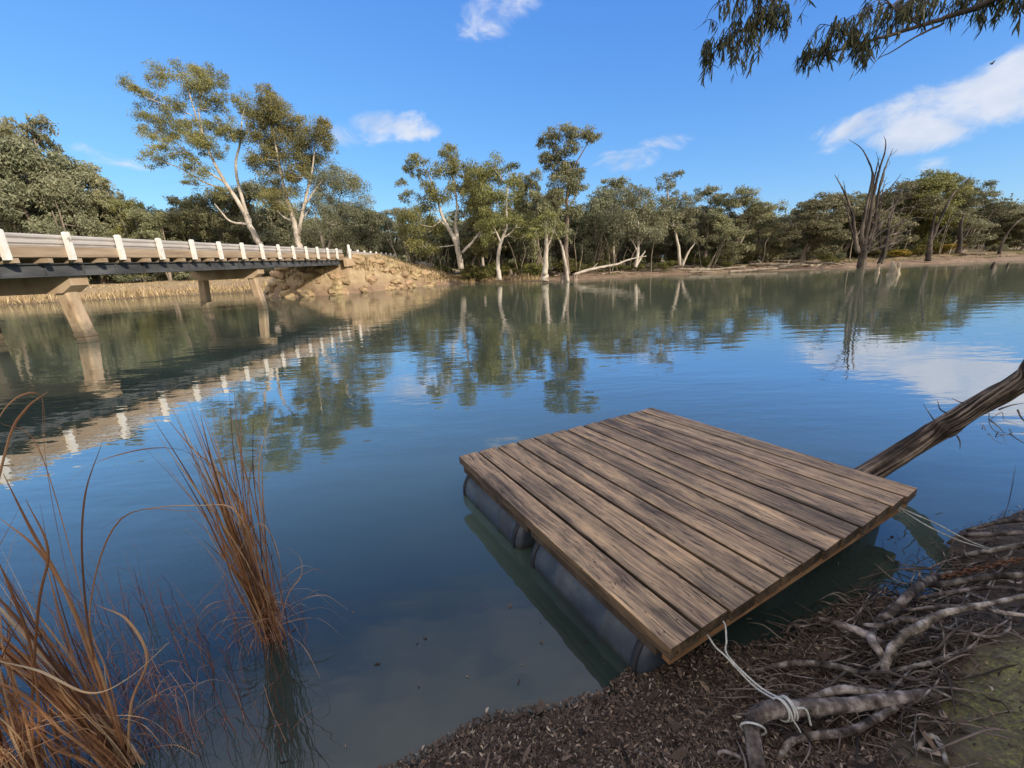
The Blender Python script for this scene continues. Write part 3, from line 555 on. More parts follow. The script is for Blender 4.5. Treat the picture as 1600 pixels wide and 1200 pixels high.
mb = MB(); tube(mb, anchor, [.027, .030, .029, .034, .032, .027, .028, .022, .012], k=14, n=12, rough=.03, wob=.015)
tag(mb.build('bent_root', M['root_pale'], smooth=True, origin=anchor[3]), 'thick pale root bent like an elbow with the near rope tied to it', 'root')
mb = MB(); P = [hit(1384, 1062, .03), hit(1383, 1040, .08), hit(1395, 1012, .12), hit(1415, 990, .15), hit(1440, 978, .16), hit(1465, 962, .17), hit(1500, 952, .16), hit(1560, 940, .13), hit(1650, 920, .10)]
tube(mb, P, [.014, .018, .019, .020, .020, .017, .014, .012, .009], k=9, n=8, rough=.07, wob=.05)
tube(mb, [P[5], hit(1474, 990, .10), hit(1476, 1030, .05)], [.006, .004, .003], k=6, n=5)
tag(mb.build('fallen_branch', M['root_pale'], smooth=True, origin=P[0]), 'long pale crooked branch lying across the root tangle', 'branch')
rr = empty('exposed_roots', hit(1450, 1000)); tag(rr, 'grey tangle of exposed tree roots spilling down the mud to the water', 'tree roots')
ro = np.array(rr.location)
def root(pts, rad, mat='root', rough=.045):
    mb = MB(); tube(mb, [hit(*p) for p in pts], [r_*.82 for r_ in rad], k=9, n=9, rough=rough, wob=.02)
    b = mb.build('root', M[mat], rr, smooth=True); b.location = -Vector(ro)
root([(1280, 966, .10), (1310, 975, .13), (1345, 988, .12), (1375, 1005, .10), (1400, 1025, .05)], [.008, .020, .026, .026, .022], 'root_pale')
root([(1365, 985, .10), (1362, 1000, .13), (1372, 1015, .12), (1385, 1038, .05)], [.018, .024, .022, .014], 'root_pale')
root([(1370, 972, .06), (1395, 955, .10), (1425, 925, .14), (1455, 905, .12), (1490, 895, .08)], [.018, .024, .028, .028, .02])
root([(1432, 922, .12), (1437, 905, .16), (1436, 893, .20)], [.014, .011, .008])
root([(1340, 976, .08), (1380, 978, .12), (1410, 968, .12), (1440, 972, .08), (1470, 985, .04)], [.012, .018, .018, .016, .012])
root([(1160, 1052, .01), (1200, 1044, .05), (1245, 1036, .07), (1300, 1040, .08), (1350, 1052, .07), (1400, 1048, .06), (1470, 1030, .05), (1530, 1005, .02)], [.006, .014, .018, .019, .017, .015, .012, .010])
root([(1240, 1095, .02), (1275, 1088, .06), (1310, 1078, .10), (1350, 1080, .10), (1400, 1088, .07), (1450, 1082, .02)], [.010, .016, .022, .021, .017, .012], 'root_pale')
root([(1215, 1190, .02), (1235, 1160, .05), (1270, 1150, .06), (1330, 1142, .06), (1370, 1122, .07), (1410, 1100, .06), (1455, 1086, .04), (1465, 1070, .02)], [.012, .017, .018, .019, .018, .016, .014, .01])
root([(1260, 1040, .04), (1310, 1058, .03), (1370, 1075, .03), (1440, 1058, .02), (1500, 1062, .0)], [.007, .010, .010, .009, .007])
root([(1420, 915, .10), (1480, 912, .15), (1540, 902, .17), (1610, 898, .16), (1690, 895, .14)], [.014, .020, .021, .022, .02])
root([(1430, 935, .08), (1490, 925, .12), (1550, 918, .13), (1620, 925, .12), (1700, 930, .1)], [.010, .014, .014, .013, .012])
root([(1410, 955, .06), (1470, 948, .10), (1530, 950, .11), (1570, 958, .10), (1640, 965, .08)], [.008, .012, .013, .012, .010])
root([(1450, 975, .06), (1500, 985, .08), (1545, 995, .06), (1575, 985, .05), (1580, 960, .08), (1590, 950, .06)], [.006, .008, .008, .007, .006, .004], 'root_pale')
root([(1120, 1200, .01), (1125, 1175, .04), (1150, 1180, .05), (1180, 1200, .02)], [.006, .008, .008, .006])
root([(960, 1160, .004), (985, 1170, .02), (1015, 1185, .02), (1060, 1200, .01)], [.004, .010, .014, .014])
root([(1430, 1170, .02), (1455, 1150, .04), (1470, 1165, .03), (1480, 1195, .02)], [.010, .013, .012, .01])
root([(1480, 850, .02), (1500, 838, .09), (1540, 835, .12), (1590, 832, .12), (1680, 826, .1)], [.010, .018, .020, .020, .018])
root([(1500, 868, .03), (1540, 862, .10), (1600, 852, .13), (1680, 846, .1)], [.012, .02, .02, .018])
root([(1510, 830, .05), (1550, 818, .10), (1600, 812, .13), (1680, 804, .12)], [.010, .016, .018, .018])
root([(1380, 1120, .02), (1420, 1135, .03), (1450, 1155, .02)], [.006, .007, .005])
for k in range(190):     # smaller roots fanning down to the water
    px = rng.uniform(1240, 1610); py = rng.uniform(820, 1110)
    if py < 1560-.47*px: continue
    if px > 1470 and py > 1000: continue
    an = rng.normal(-.12, .45); Lp = rng.uniform(50, 190); pts = []
    hgt = rng.uniform(.02, .10)
    for t in np.linspace(-.5, .5, 5): pts.append((px+math.cos(an)*Lp*t+rng.normal(0, 5), py+math.sin(an)*Lp*t+rng.normal(0, 6), hgt*(1-1.3*abs(t))+rng.normal(0, .008)))
    r_ = rng.uniform(.002, .0075); root(pts, [r_*.6, r_, r_*1.1, r_, r_*.5], rng.choice(['root', 'root', 'root_pale', 'root_dark']))
mb = MB()              # uncountable fine rootlets and twigs
for k in range(800):
    if k < 600: px = rng.uniform(1180, 1620); py = rng.uniform(max(830, 1330-.32*px), 1150)
    else: px = rng.uniform(1100, 1620); py = rng.uniform(1000, 1200)
    if px > 1490 and py > 1010 and rng.random() < .85: continue
    c = hit(px, py, 0)
    if c[0] < .5 or float(sdist(NEAR, [c[0]], [c[1]])[0]) < -.06: continue
    an = rng.normal(-.1, .8); Lr = rng.uniform(.05, .32); cv = rng.normal(0, .35); hz = rng.uniform(.0, .09); pts = []
    for t in np.linspace(-.5, .5, 4):
        a_ = an+cv*t; x = c[0]+math.cos(a_)*Lr*t; y = c[1]+math.sin(a_)*Lr*t; pts.append((x, y, max(nh(x, y), 0)+hz*(1-1.5*abs(t))+rng.normal(0, .012)))
    r_ = rng.uniform(.001, .0048); tube(mb, pts, [r_*.5, r_, r_, r_*.4], k=4, n=3, a=rng.random())
tag(mb.build('fine_rootlets', M['root_dark'], smooth=True), 'mat of fine dark rootlets and twigs among the larger roots', 'rootlets', kind='stuff')
mb = MB()              # twigs standing out of the water's edge
for (px, py) in [(1225, 1025), (1330, 935), (1400, 880), (1250, 1010), (1470, 850), (1350, 915), (1195, 1035), (1440, 875)]:
    for k in range(5):
        b = at(px+rng.normal(0, 14), py+rng.normal(0, 8), -.02); d = np.array((rng.normal(-.05, .08), rng.normal(.05, .06), rng.uniform(.02, .11)))
        tube(mb, [b, b+d*.5+rng.normal(0, .01, 3), b+d], [.0022, .0016, .0007], k=4, n=3, a=rng.random()*.5)
tag(mb.build('water_edge_twigs', M['root_dark'], smooth=True), 'thin dark twigs poking from the shallow water beside the roots', 'twigs', kind='stuff')

# leaf litter: curled strips of bark and gum leaves
def litter(mb, n, region, size=(.008, .032), zup=.010):
    x = rng.uniform(region[0], region[1], n); y = rng.uniform(region[2], region[3], n)
    d = sdist(NEAR, x, y); dens = region[4](x, y, d); k = (d > -.035) & (rng.random(n) < dens); x, y, d = x[k], y[k], d[k]; n = len(x)
    z = np.maximum(near_h(x, y), 0)+.012+rng.uniform(0, zup, n)*(1+1.5*(rng.random(n) < .15))
    an = rng.uniform(0, 2*PI, n); L = rng.uniform(*size, n); w = L*rng.uniform(.12, .38, n)
    t = np.stack([np.cos(an), np.sin(an), rng.normal(0, .35, n)], 1); t /= np.linalg.norm(t, axis=1)[:, None]
    s = np.stack([-np.sin(an), np.cos(an), rng.normal(0, .5, n)], 1); s /= np.linalg.norm(s, axis=1)[:, None]
    up = np.cross(t, s); c = np.stack([x, y, z], 1); cu = rng.uniform(-.25, .35, n)[:, None]*L[:, None]
    L = L[:, None]/2; w = w[:, None]/2; bend = s*(rng.normal(0, .25, n)[:, None]*L)
    V = np.stack([c-t*L+bend, c-t*L*.4+s*w+up*cu*.4, c-t*L*.4-s*w+up*cu*.3, c+t*L*.4+s*w+up*cu*.4, c+t*L*.4-s*w+up*cu*.3, c+t*L+bend], 1)
    b = np.arange(n)[:, None]*6
    q = np.concatenate([b+[1, 2, 4, 3]]); tr = np.concatenate([b+[0, 2, 1], b+[3, 4, 5]])
    va = np.clip(rng.normal(.42, .2, n), 0, 1); va = np.where(rng.random(n) < .03, .95, va)
    mb.add(V.reshape(-1, 3), q, tr, a=np.repeat(va, 6))
mb = MB()
litter(mb, 85000, (-1.2, 2.3, .8, 2.2, lambda x, y, d: np.where((x-.15*y > 1.25) & (d > .55), .04, np.clip(1.15-.5*np.maximum(x-.8, 0), .15, 1))))
litter(mb, 16000, (1.2, 4.6, .8, 3.2, lambda x, y, d: np.where((x-.15*y > 1.25) & (d > .55), .05, .75)), size=(.01, .03))
litter(mb, 170, (-.4, 2.6, .9, 2.0, lambda x, y, d: np.full(x.shape, .8)), size=(.05, .10), zup=.03)
tag(mb.build('leaf_litter', M['litter']), 'brown curled leaves and bark scraps covering the muddy bank', 'leaf litter', kind='stuff')

mb = MB()
n_ = 420; x = rng.uniform(-2.6, 3.4, n_); y = rng.uniform(1.2, 4.2, n_); d = sdist(NEAR, x, y); k = (d < -.01) & (rng.random(n_) < np.exp(d*2.2)); x, y = x[k], y[k]; n_ = len(x)
an = rng.uniform(0, 2*PI, n_); dr = np.stack([np.cos(an), np.sin(an), np.zeros(n_)], 1); L_ = rng.uniform(.008, .045, n_); sd = np.stack([-dr[:, 1], dr[:, 0], np.zeros(n_)], 1); b_ = np.stack([x, y, np.full(n_, .004)], 1); w_ = (L_*rng.uniform(.08, .28, n_))[:, None]
V = np.stack([b_, b_+dr*L_[:, None]*.5+sd*w_, b_+dr*L_[:, None], b_+dr*L_[:, None]*.5-sd*w_], 1).reshape(-1, 3); mb.add(V, np.arange(n_*4).reshape(-1, 4), a=np.repeat(rng.random(n_), 4))
tag(mb.build('floating_leaves', M['litter']), 'small fallen leaves and chips floating near the muddy edge', 'leaves', kind='stuff')
# leaning trunk that dips into the river beyond the dock
mb = MB(); l0 = at(1322, 762, 0); lp = [l0+(l0-atY(1440, 688, 3.50))*.4, l0, atY(1440, 688, 3.50), atY(1500, 652, 3.42), atY(1600, 592, 3.22), atY(1760, 492, 2.9), (6.2, 1.4, 2.1), (7.6, .2, 2.4)]
lr = [.080, .084, .086, .078, .072, .070, .09, .12]
S = catmull(lp, 26); tt = np.linspace(0, len(lp)-1, len(S)); rr_ = np.interp(tt, np.arange(len(lp)), lr); m = len(S); k = 72
S = S+np.array([[mnoise.noise((i_*.05, q_, 0)) for q_ in (3.3, 7.7, 9.1)] for i_ in range(m)])*.012
T = np.gradient(S, axis=0); T /= np.linalg.norm(T, axis=1)[:, None]; U = np.cross(T, (0, 0, 1)); U /= np.linalg.norm(U, axis=1)[:, None]; W_ = np.cross(T, U)
V = []; VA = []
for i in range(m):
    for j in range(k):
        a = j*2*PI/k+.25*mnoise.noise((i*.04, 5, 2)); c1, s1 = math.cos(a), math.sin(a)
        g = mnoise.fractal((c1*7, s1*7, i*.045), 1, 2, 4); g2 = 1-abs(mnoise.noise((c1*4.5, s1*4.5, i*.03)))*2; big = mnoise.noise((c1*1.4, s1*1.4, i*.09))
        ff = 1+.13*g+.10*(g2-.6)+.13*big
        V.append(S[i]+(U[i]*c1+W_[i]*s1)*rr_[i]*ff); VA.append(min(1, max(0, .5+.55*g+.35*(g2-.6)+.3*big)))
mb.add(V, [(i*k+j, i*k+(j+1) % k, (i+1)*k+(j+1) % k, (i+1)*k+j) for i in range(m-1) for j in range(k)], a=np.array(VA))
tr = mb.build('leaning_trunk', M['log'], smooth=True, origin=l0); tag(tr, 'rough dark trunk leaning down into the river behind the dock', 'tree trunk')
mb = MB()
for (px, py, Y, dx, dy, Ln) in [(1463, 660, 3.6, -20, -28, 1), (1487, 648, 3.5, -22, -22, 1), (1515, 628, 3.4, -28, -6, 1), (1545, 655, 3.35, 25, 22, 1), (1560, 640, 3.3, 40, -10, 1), (1495, 680, 3.5, 5, 22, 1), (1590, 640, 3.2, 25, 30, 1)]:
    p = atY(px, py, Y); q_ = atY(px+dx, py+dy, Y-.08); tube(mb, [p, (p+q_)/2+rng.normal(0, .015, 3), q_], [.007, .005, .002], k=5, n=4)
tg = mb.build('twig', M['root_pale'], tr, smooth=True); tg.location = -Vector([float(v) for v in l0])
mb = MB()
for k_ in range(9):
    p = atY(rng.uniform(1540, 1600), rng.uniform(640, 680), 3.2); pts = [p]
    for j in range(3): pts.append(pts[-1]+np.array((rng.uniform(.0, .10), rng.uniform(-.05, .05), rng.uniform(-.10, .05))))
    tube(mb, pts, [.004, .003, .002, .001], k=4, n=3)
tg = mb.build('twig', M['root_pale'], tr, smooth=True); tg.location = -Vector([float(v) for v in l0])

# ------------------------------------------------------------------ reeds in the foreground
def reed_blade(mb, P, w, a, n=7, ph=None):
    S = catmull(P, n); m = len(S); T = np.gradient(S, axis=0); T /= np.linalg.norm(T, axis=1)[:, None]+1e-9
    ph = rng.uniform(0, PI) if ph is None else ph; r = np.array((math.cos(ph), math.sin(ph), .1)); s = np.cross(T, r); s /= np.linalg.norm(s, axis=1)[:, None]+1e-9
    nn = np.cross(T, s); t = np.linspace(0, 1, m); ww = w*1.05*np.minimum(1, (1-t)*3.2+.16)*(.75+.25*np.minimum(1, t*6))
    V = np.stack([S-s*ww[:, None]/2, S+nn*ww[:, None]*.22, S+s*ww[:, None]/2], 1).reshape(-1, 3); i = np.arange(m-1)[:, None]*3
    q = np.concatenate([i+[0, 1, 4, 3], i+[1, 2, 5, 4]]); mb.add(V, q, a=np.clip(a+.12*np.sin(np.repeat(t, 3)*9+a*20), 0, 1))
def clump(name, base, specs, label, n, spread, hgt, lean, curl, group='reed clumps in the foreground water', col=.5):
    base = np.asarray(base, float); mb = MB()
    for pts, w, a in specs: reed_blade(mb, pts, w, a)
    for k in range(n):
        b = base+np.array((rng.normal(0, spread), rng.normal(0, spread*.7), -.03)); hh = hgt*rng.uniform(.3, 1.05)
        dr = np.array((rng.normal(lean[0], .075), rng.normal(lean[1], .06), 1.0)); cd = rng.normal(0, 1, 2); cd = cd/np.linalg.norm(cd)*abs(rng.normal(0, curl))
        pts = [b]
        for t in (.25, .5, .75, 1.0): pts.append(b+dr*hh*t*np.array((1, 1, 1-.35*curl*t*t))+np.array((cd[0], cd[1], 0))*hh*t**2.2+rng.normal(0, .008, 3))
        reed_blade(mb, pts, rng.uniform(.004, .010), float(np.clip(rng.normal(col, .28), 0, 1)))
    for k in range(n//2):      # broken bits bending at the foot
        b = base+np.array((rng.normal(0, spread), rng.normal(0, spread*.7), rng.uniform(0, .25))); a = rng.uniform(0, 2*PI); L = rng.uniform(.08, .3)
        pts = [b, b+np.array((math.cos(a)*.3, math.sin(a)*.3, .5))*L*.6, b+np.array((math.cos(a), math.sin(a), .4))*L, b+np.array((math.cos(a)*1.5, math.sin(a)*1.5, -.2))*L]
        reed_blade(mb, pts, rng.uniform(.0015, .004), float(np.clip(rng.normal(.6, .25), 0, 1)))
    o = mb.build(name, M['reed'], origin=(base[0], base[1], 0)); tag(o, label, 'reeds', group); return o
bA = at(430, 1000, 0); Y = bA[1]
sA = [([bA, atY(425, 900, Y), atY(395, 780, Y+.02), atY(375, 700, Y+.03), atY(365, 605, Y+.05)], .009, .35),
      ([bA, atY(420, 900, Y-.02), atY(402, 800, Y-.03), atY(400, 720, Y-.04), atY(415, 650, Y-.05)], .007, .4),
      ([bA, atY(415, 880, Y+.04), atY(360, 760, Y+.10), atY(300, 700, Y+.15), atY(258, 650, Y+.18)], .007, .35),
      ([bA, atY(405, 890, Y-.05), atY(370, 800, Y-.1), atY(310, 790, Y-.12), atY(220, 797, Y-.14), atY(150, 830, Y-.15)], .006, .75),
      ([bA, atY(420, 900, Y), atY(380, 790, Y+.02), atY(290, 705, Y+.05), atY(170, 715, Y+.05), atY(80, 770, Y)], .006, .3),
      ([bA, atY(440, 900, Y), atY(415, 810, Y+.02), atY(390, 730, Y+.03), atY(330, 655, Y+.05)], .006, .4),
      ([bA, atY(440, 920, Y), atY(430, 850, Y+.02), atY(400, 820, Y), atY(350, 900, Y-.1), atY(260, 1000, Y-.2)], .005, .85),
      ([bA, atY(450, 930, Y), atY(470, 900, Y+.02), atY(468, 870, Y), atY(440, 850, Y)], .006, .7),
      ([bA, atY(425, 930, Y), atY(370, 880, Y), atY(340, 830, Y), atY(322, 800, Y)], .007, .5)]
clump('reed_clump', bA, sA, 'tall rusty reed clump standing alone in open water left of the dock', 110, .028, 1.50, (-.13, .04), .10, col=.52)
bB = at(200, 1195, 0); Y = bB[1]
sB = [([bB, atY(150, 1050, Y), atY(100, 920, Y-.02), atY(50, 830, Y-.03), atY(5, 740, Y-.05)], .009, .5),
      ([bB, atY(160, 1060, Y), atY(110, 940, Y), atY(60, 860, Y), atY(0, 810, Y)], .009, .55),
      ([bB, atY(150, 1040, Y), atY(130, 900, Y-.02), atY(132, 780, Y-.02), atY(160, 690, Y)], .008, .35),
      ([bB, atY(130, 1000, Y), atY(95, 850, Y), atY(72, 720, Y-.02), atY(65, 605, Y-.02)], .006, .3),
      ([bB, atY(205, 1100, Y), atY(230, 1030, Y), atY(200, 970, Y), atY(150, 945, Y)], .009, .7),
      ([bB, atY(170, 1060, Y), atY(140, 960, Y), atY(190, 810, Y), atY(330, 800, Y)], .005, .5),
      ([bB, atY(155, 1050, Y), atY(120, 900, Y), atY(60, 700, Y), atY(0, 660, Y)], .006, .45)]
clump('reed_clump', bB, sB, 'thick orange reed clump at the bottom leaning left over the water', 85, .035, 1.15, (-.36, .04), .10, col=.5)
bC = at(60, 1230, 0); Y = bC[1]
sC = [([bC, atY(60, 1100, Y), atY(45, 1000, Y), atY(20, 930, Y), atY(-10, 860, Y)], .009, .25),
      ([bC, atY(50, 1120, Y), atY(60, 950, Y), atY(75, 860, Y), atY(40, 780, Y)], .008, .35),
      ([atY(265, 1003, Y), atY(200, 1060, Y), atY(140, 1083, Y-.04), atY(60, 1048, Y-.05), atY(-20, 1030, Y-.1)], .007, .97)]
clump('reed_clump', bC, sC, 'dense dark reed clump filling the bottom left corner', 90, .08, .95, (-.14, .05), .16, col=.42)
bD = at(-60, 1190, 0)
clump('reed_clump', bD, [([bD, atY(-30, 900, bD[1]), atY(10, 700, bD[1]), atY(40, 640, bD[1]), atY(75, 612, bD[1])], .008, .55), ([bD, atY(-40, 800, bD[1]), atY(0, 650, bD[1]), atY(60, 615, bD[1]), atY(72, 680, bD[1])], .006, .5)],
      'reeds at the left edge arching into view', 45, .08, 1.3, (-.05, .1), .3, col=.45)
mb = MB()          # thin reddish dead stalks between the clumps
for k in range(210):
    px = rng.uniform(120, 470); py = rng.uniform(960, 1190); b = at(px, py, -.02)
    if px > 330 and rng.random() < .5: px = rng.uniform(350, 480); b = at(px, rng.uniform(960, 1040), -.02)
    hh = rng.uniform(.12, .55); dr = np.array((rng.normal(-.06, .14), rng.normal(0, .08), 1)); pts = [b]
    for t in (.3, .6, 1.0): pts.append(b+dr*hh*t+rng.normal(0, .016, 3)*t)
    r_ = rng.uniform(.0007, .0018); tube(mb, pts, [r_*1.3, r_, r_, r_*.5], k=3, n=4, a=rng.random(), cap=False)
    for j in range(rng.integers(0, 4)):
        p = pts[rng.integers(1, 4)]; a = rng.uniform(0, 2*PI); L = rng.uniform(.03, .14)
        q_ = p+np.array((math.cos(a), math.sin(a), rng.uniform(-.3, .8)))*L; tube(mb, [p, (p+q_)/2+rng.normal(0, .012, 3)+(0, 0, .015), q_], [.0009, .0007, .0004], k=3, n=4, a=rng.random(), cap=False)
tag(mb.build('dead_stalks', M['reed_red'], smooth=True), 'thin reddish dead stalks tangled between the reed clumps', 'stalks', kind='stuff')

# ------------------------------------------------------------------ bridge
def bridge():
    xe = -15.5; root = empty('road_bridge', (xe, 43, 0)); tag(root, 'low two lane road bridge with white posts and steel guard rail crossing the river', 'bridge')
    off = -Vector((xe, 43.0, 0.0))
    def fin(mb, name, mat, smooth=False): b = mb.build(name, mat, root, smooth=smooth); b.location = off; return b
    ya, yb = -6.0, 43.2; wd = 4.9
    def prism(x0, x1, z0, z1, name, mat, y0=ya, y1=yb):
        mb = MB(); n = max(1, int((y1-y0)/2)); Y = np.linspace(y0, y1, n+1)
        for a, b in zip(Y[:-1], Y[1:]):
            za, zb = deck_z(a), deck_z(b)
            hexa(mb, [(x0, a, za+z0), (x1, a, za+z0), (x1, b, zb+z0), (x0, b, zb+z0), (x0, a, za+z1), (x1, a, za+z1), (x1, b, zb+z1), (x0, b, zb+z1)])
        return fin(mb, name, mat)
    prism(xe-wd+.1, xe-.12, .06, .26, 'deck', M['concrete'])
    prism(xe-wd+.35, xe-.35, .262, .30, 'road_surface', M['asphalt'])
    for s in (0, 1):
        X = xe-.16 if s == 0 else xe-wd+.16
        prism(X-.09, X+.09, .08, .42, 'kerb', M['kerb_wood'])
        # corrugated W rail
        prof = [(0, .50), (.045, .54), (.045, .60), (.0, .655), (.0, .675), (.045, .73), (.045, .79), (0, .83), (-.012, .83), (.03, .79), (.03, .735), (-.014, .68), (-.014, .65), (.03, .595), (.03, .545), (-.012, .50)]
        sg = 1 if s == 0 else -1; mb = MB(); Yr = np.linspace(ya, yb, 26); K = len(prof)
        V = [(X-.02*sg+px*sg, y, deck_z(y)+pz+random.uniform(-.006, .006)*0) for y in Yr for px, pz in prof]
        mb.add(V, [(i*K+j, i*K+(j+1) % K, (i+1)*K+(j+1) % K, (i+1)*K+j) for i in range(len(Yr)-1) for j in range(K)]); fin(mb, 'guard_rail', M['rail_steel'])
        # second lower pipe rail
        mb = MB(); tube(mb, [(X-.05*sg, y, deck_z(y)+.47) for y in np.linspace(ya, yb, 8)], .03, k=6, n=1, smooth_path=False); fin(mb, 'lower_rail', M['rail_steel'], True)
    ys_ = [14.1+2.1*k for k in range(-9, 14)]
    for y in ys_:
        for s in (0, 1):
            X = xe-.0 if s == 0 else xe-wd
            mb = MB(); dz = random.uniform(-.02, .02); sx = random.uniform(-.01, .01); z0 = deck_z(y)-.02; z1 = z0+.94+dz; h = .075; w = .085
            a = [(X-h, y-w, z0), (X+h, y-w, z0), (X+h, y+w, z0), (X-h, y+w, z0)]
            bb = [(X-h+sx, y-w, z1-.03), (X+h+sx, y-w, z1-.03), (X+h+sx, y+w, z1-.03), (X-h+sx, y+w, z1-.03)]
            hexa(mb, a+bb)
            cc = [(X-h+.03+sx, y-w+.03, z1), (X+h-.03+sx, y-w+.03, z1), (X+h-.03+sx, y+w-.03, z1), (X-h+.03+sx, y+w-.03, z1)]
            hexa(mb, [(p[0], p[1], p[2]+.0005) for p in bb]+cc); fin(mb, 'post', M['white_paint'])
    for y in np.arange(ya+.3, yb, 1.05):
        mb = MB(); box(mb, (xe-wd/2, y, deck_z(y)-.035), (wd+.20, .16, .15)); fin(mb, 'cross_beam', M['kerb_wood'])
    for X in (xe-.45, xe-1.75, xe-3.15, xe-wd+.45):
        mb = MB(); n = 14; Y = np.linspace(ya, 43.0, n+1)
        for a, b in zip(Y[:-1], Y[1:]):
            za, zb = deck_z(a), deck_z(b)
            for (hw, z0, z1) in ((.13, -.56, -.53), (.012, -.53, -.145), (.13, -.145, -.115)):
                hexa(mb, [(X-hw, a, za+z0), (X+hw, a, za+z0), (X+hw, b, zb+z0), (X-hw, b, zb+z0), (X-hw, a, za+z1), (X+hw, a, za+z1), (X+hw, b, zb+z1), (X-hw, b, zb+z1)])
        for y in np.arange(ya+.5, 42.8, 1.4): box(mb, (X, y, deck_z(y)-.338), (.20, .025, .384))
        fin(mb, 'girder', M['girder'])
    for y in (3.2, 16.7, 29.1):
        zt = deck_z(y)-.565; x0, x1 = xe-.5, xe-wd+.1
        mb = MB(); v = []
        for (x, zb) in ((x0, zt-.34), (x0-.4, zt-.60), (x1+.4, zt-.60), (x1, zt-.34)):
            v += [(x, y-.36, zb), (x, y+.36, zb), (x, y+.36, zt), (x, y-.36, zt)]
        q = [(i*4+j, i*4+(j+1) % 4, (i+1)*4+(j+1) % 4, (i+1)*4+j) for i in range(3) for j in range(4)]+[(3, 2, 1, 0), (12, 13, 14, 15)]
        mb.add(v, q); fin(mb, 'pier_cap', M['concrete'])
        for (xt, xb) in ((xe-1.12, xe-.85), (xe-wd+.55, xe-wd+.35)):
            mb = MB(); r = .30; c = .07; zb = -1.4; ztc = zt-.50; sl_ = (xb-xt)/(ztc-0); xbb = xt+(ztc-zb)*sl_
            ring_ = lambda cx, z, r: [(cx-r+c, y-r, z), (cx+r-c, y-r, z), (cx+r, y-r+c, z), (cx+r, y+r-c, z), (cx+r-c, y+r, z), (cx-r+c, y+r, z), (cx-r, y+r-c, z), (cx-r, y-r+c, z)]
            lv = [(zb, .25), (.10, .25), (.13, .275), (.22, .275), (.25, .25), (ztc, .24)]
            V = [p for z, r_ in lv for p in ring_(xt+(ztc-z)*sl_, z, r_)]
            mb.add(V, [(i*8+j, i*8+(j+1) % 8, (i+1)*8+(j+1) % 8, (i+1)*8+j) for i in range(len(lv)-1) for j in range(8)]); fin(mb, 'column', M['pier'])
    mb = MB(); z = deck_z(43)
    box(mb, (xe-wd/2, 43.55, z-1.1), (wd+.1, .6, 2.3)); fin(mb, 'abutment', M['concrete'])
    for X, s in ((xe+.12, 1), (xe-wd-.12, -1)):
        mb = MB(); hexa(mb, [(X-.14, 42.8, z-.75), (X+.14, 42.8, z-.75), (X+.14+.5*s, 46, z-.55), (X-.14+.5*s, 46, z-.55), (X-.14, 42.8, z+.06), (X+.14, 42.8, z+.06), (X+.14+.5*s, 46, z-.12), (X-.14+.5*s, 46, z-.12)]); fin(mb, 'wing_wall', M['concrete'])
bridge()
# marker post and the rail along the approach
mb = MB(); y = 43.9; z = deck_z(43)
tube(mb, [(-15.25, y, z-.3), (-15.25, y, z+1.22), (-15.25, y, z+1.30)], [.13, .13, .07], k=10, n=1, smooth_path=False)
tag(mb.build('marker_post', M['white_paint'], origin=(-15.25, y, z)), 'round white marker post taller than the rest at the far end of the bridge', 'post')
gr = empty('approach_guard_rail', (-15.4, 44.5, z)); tag(gr, 'low guard rail on grey posts running on from the bridge end', 'guard rail')
for k in range(9):
    y = 44.6+2.3*k; mb = MB(); zz = deck_z(43)-.012*max(y-60, 0); box(mb, (-15.35-.03*k, y, zz+.35), (.16, .16, 1.15)); p = mb.build('post', M['white_paint'], gr); p.location = -gr.location
mb = MB(); prof = [(0, .42), (.04, .47), (0, .56), (.04, .66), (0, .72), (-.02, .72), (-.02, .42)]; K = 7; Yr = np.linspace(43.3, 63.5, 12)
mb.add([(-15.25-.013*(y-44)+a, y, deck_z(43)-.012*max(y-60, 0)+b) for y in Yr for a, b in prof], [(i*K+j, i*K+(j+1) % K, (i+1)*K+(j+1) % K, (i+1)*K+j) for i in range(11) for j in range(K)])
p = mb.build('rail', M['rail_steel'], gr); p.location = -gr.location
mb = MB(); Yr = np.linspace(43.3, 140, 20)
mb.add([(x, y, fh(-17.9, y)+.02) for y in Yr for x in (-20.2, -15.7)], [(i*2, i*2+1, i*2+3, i*2+2) for i in range(19)])
tag(mb.build('road', M['asphalt']), kind='structure')

# ------------------------------------------------------------------ trees
def leaf_blob(mb, c, r, n, L=.30, wd=.10, sub=9, droop=.7, hang=.0, open_=.42, squash=.75):
    c = np.asarray(c, float); r = np.asarray(r, float)*np.ones(3)
    d = rng.normal(0, 1, (sub, 3)); d[:, 2] += .25; d /= np.linalg.norm(d, axis=1)[:, None]
    sc = c+d*r*rng.uniform(.35, .95, (sub, 1)); sr = r*open_*rng.uniform(.6, 1.3, (sub, 1)); sv = rng.uniform(.15, .85, sub)
    k = rng.integers(0, sub, n); dd = rng.normal(0, 1, (n, 3)); dd /= np.linalg.norm(dd, axis=1)[:, None]
    rad = rng.random(n)[:, None]**.45
    p = sc[k]+dd*rad*sr[k]*np.array((1, 1, squash))
    if hang: p[:, 2] -= rng.random(n)**2*hang*r[2]
    ld = rng.normal(0, 1, (n, 3))*.75+np.array((0, 0, -droop)); ld /= np.linalg.norm(ld, axis=1)[:, None]
    blades(mb, p, ld, L*rng.uniform(.6, 1.3, n), wd*rng.uniform(.7, 1.3, n), np.clip(sv[k]*.6+rng.random(n)*.3+.12*dd[:, 2]*rad[:, 0]+.05, 0, 1))
    return sc
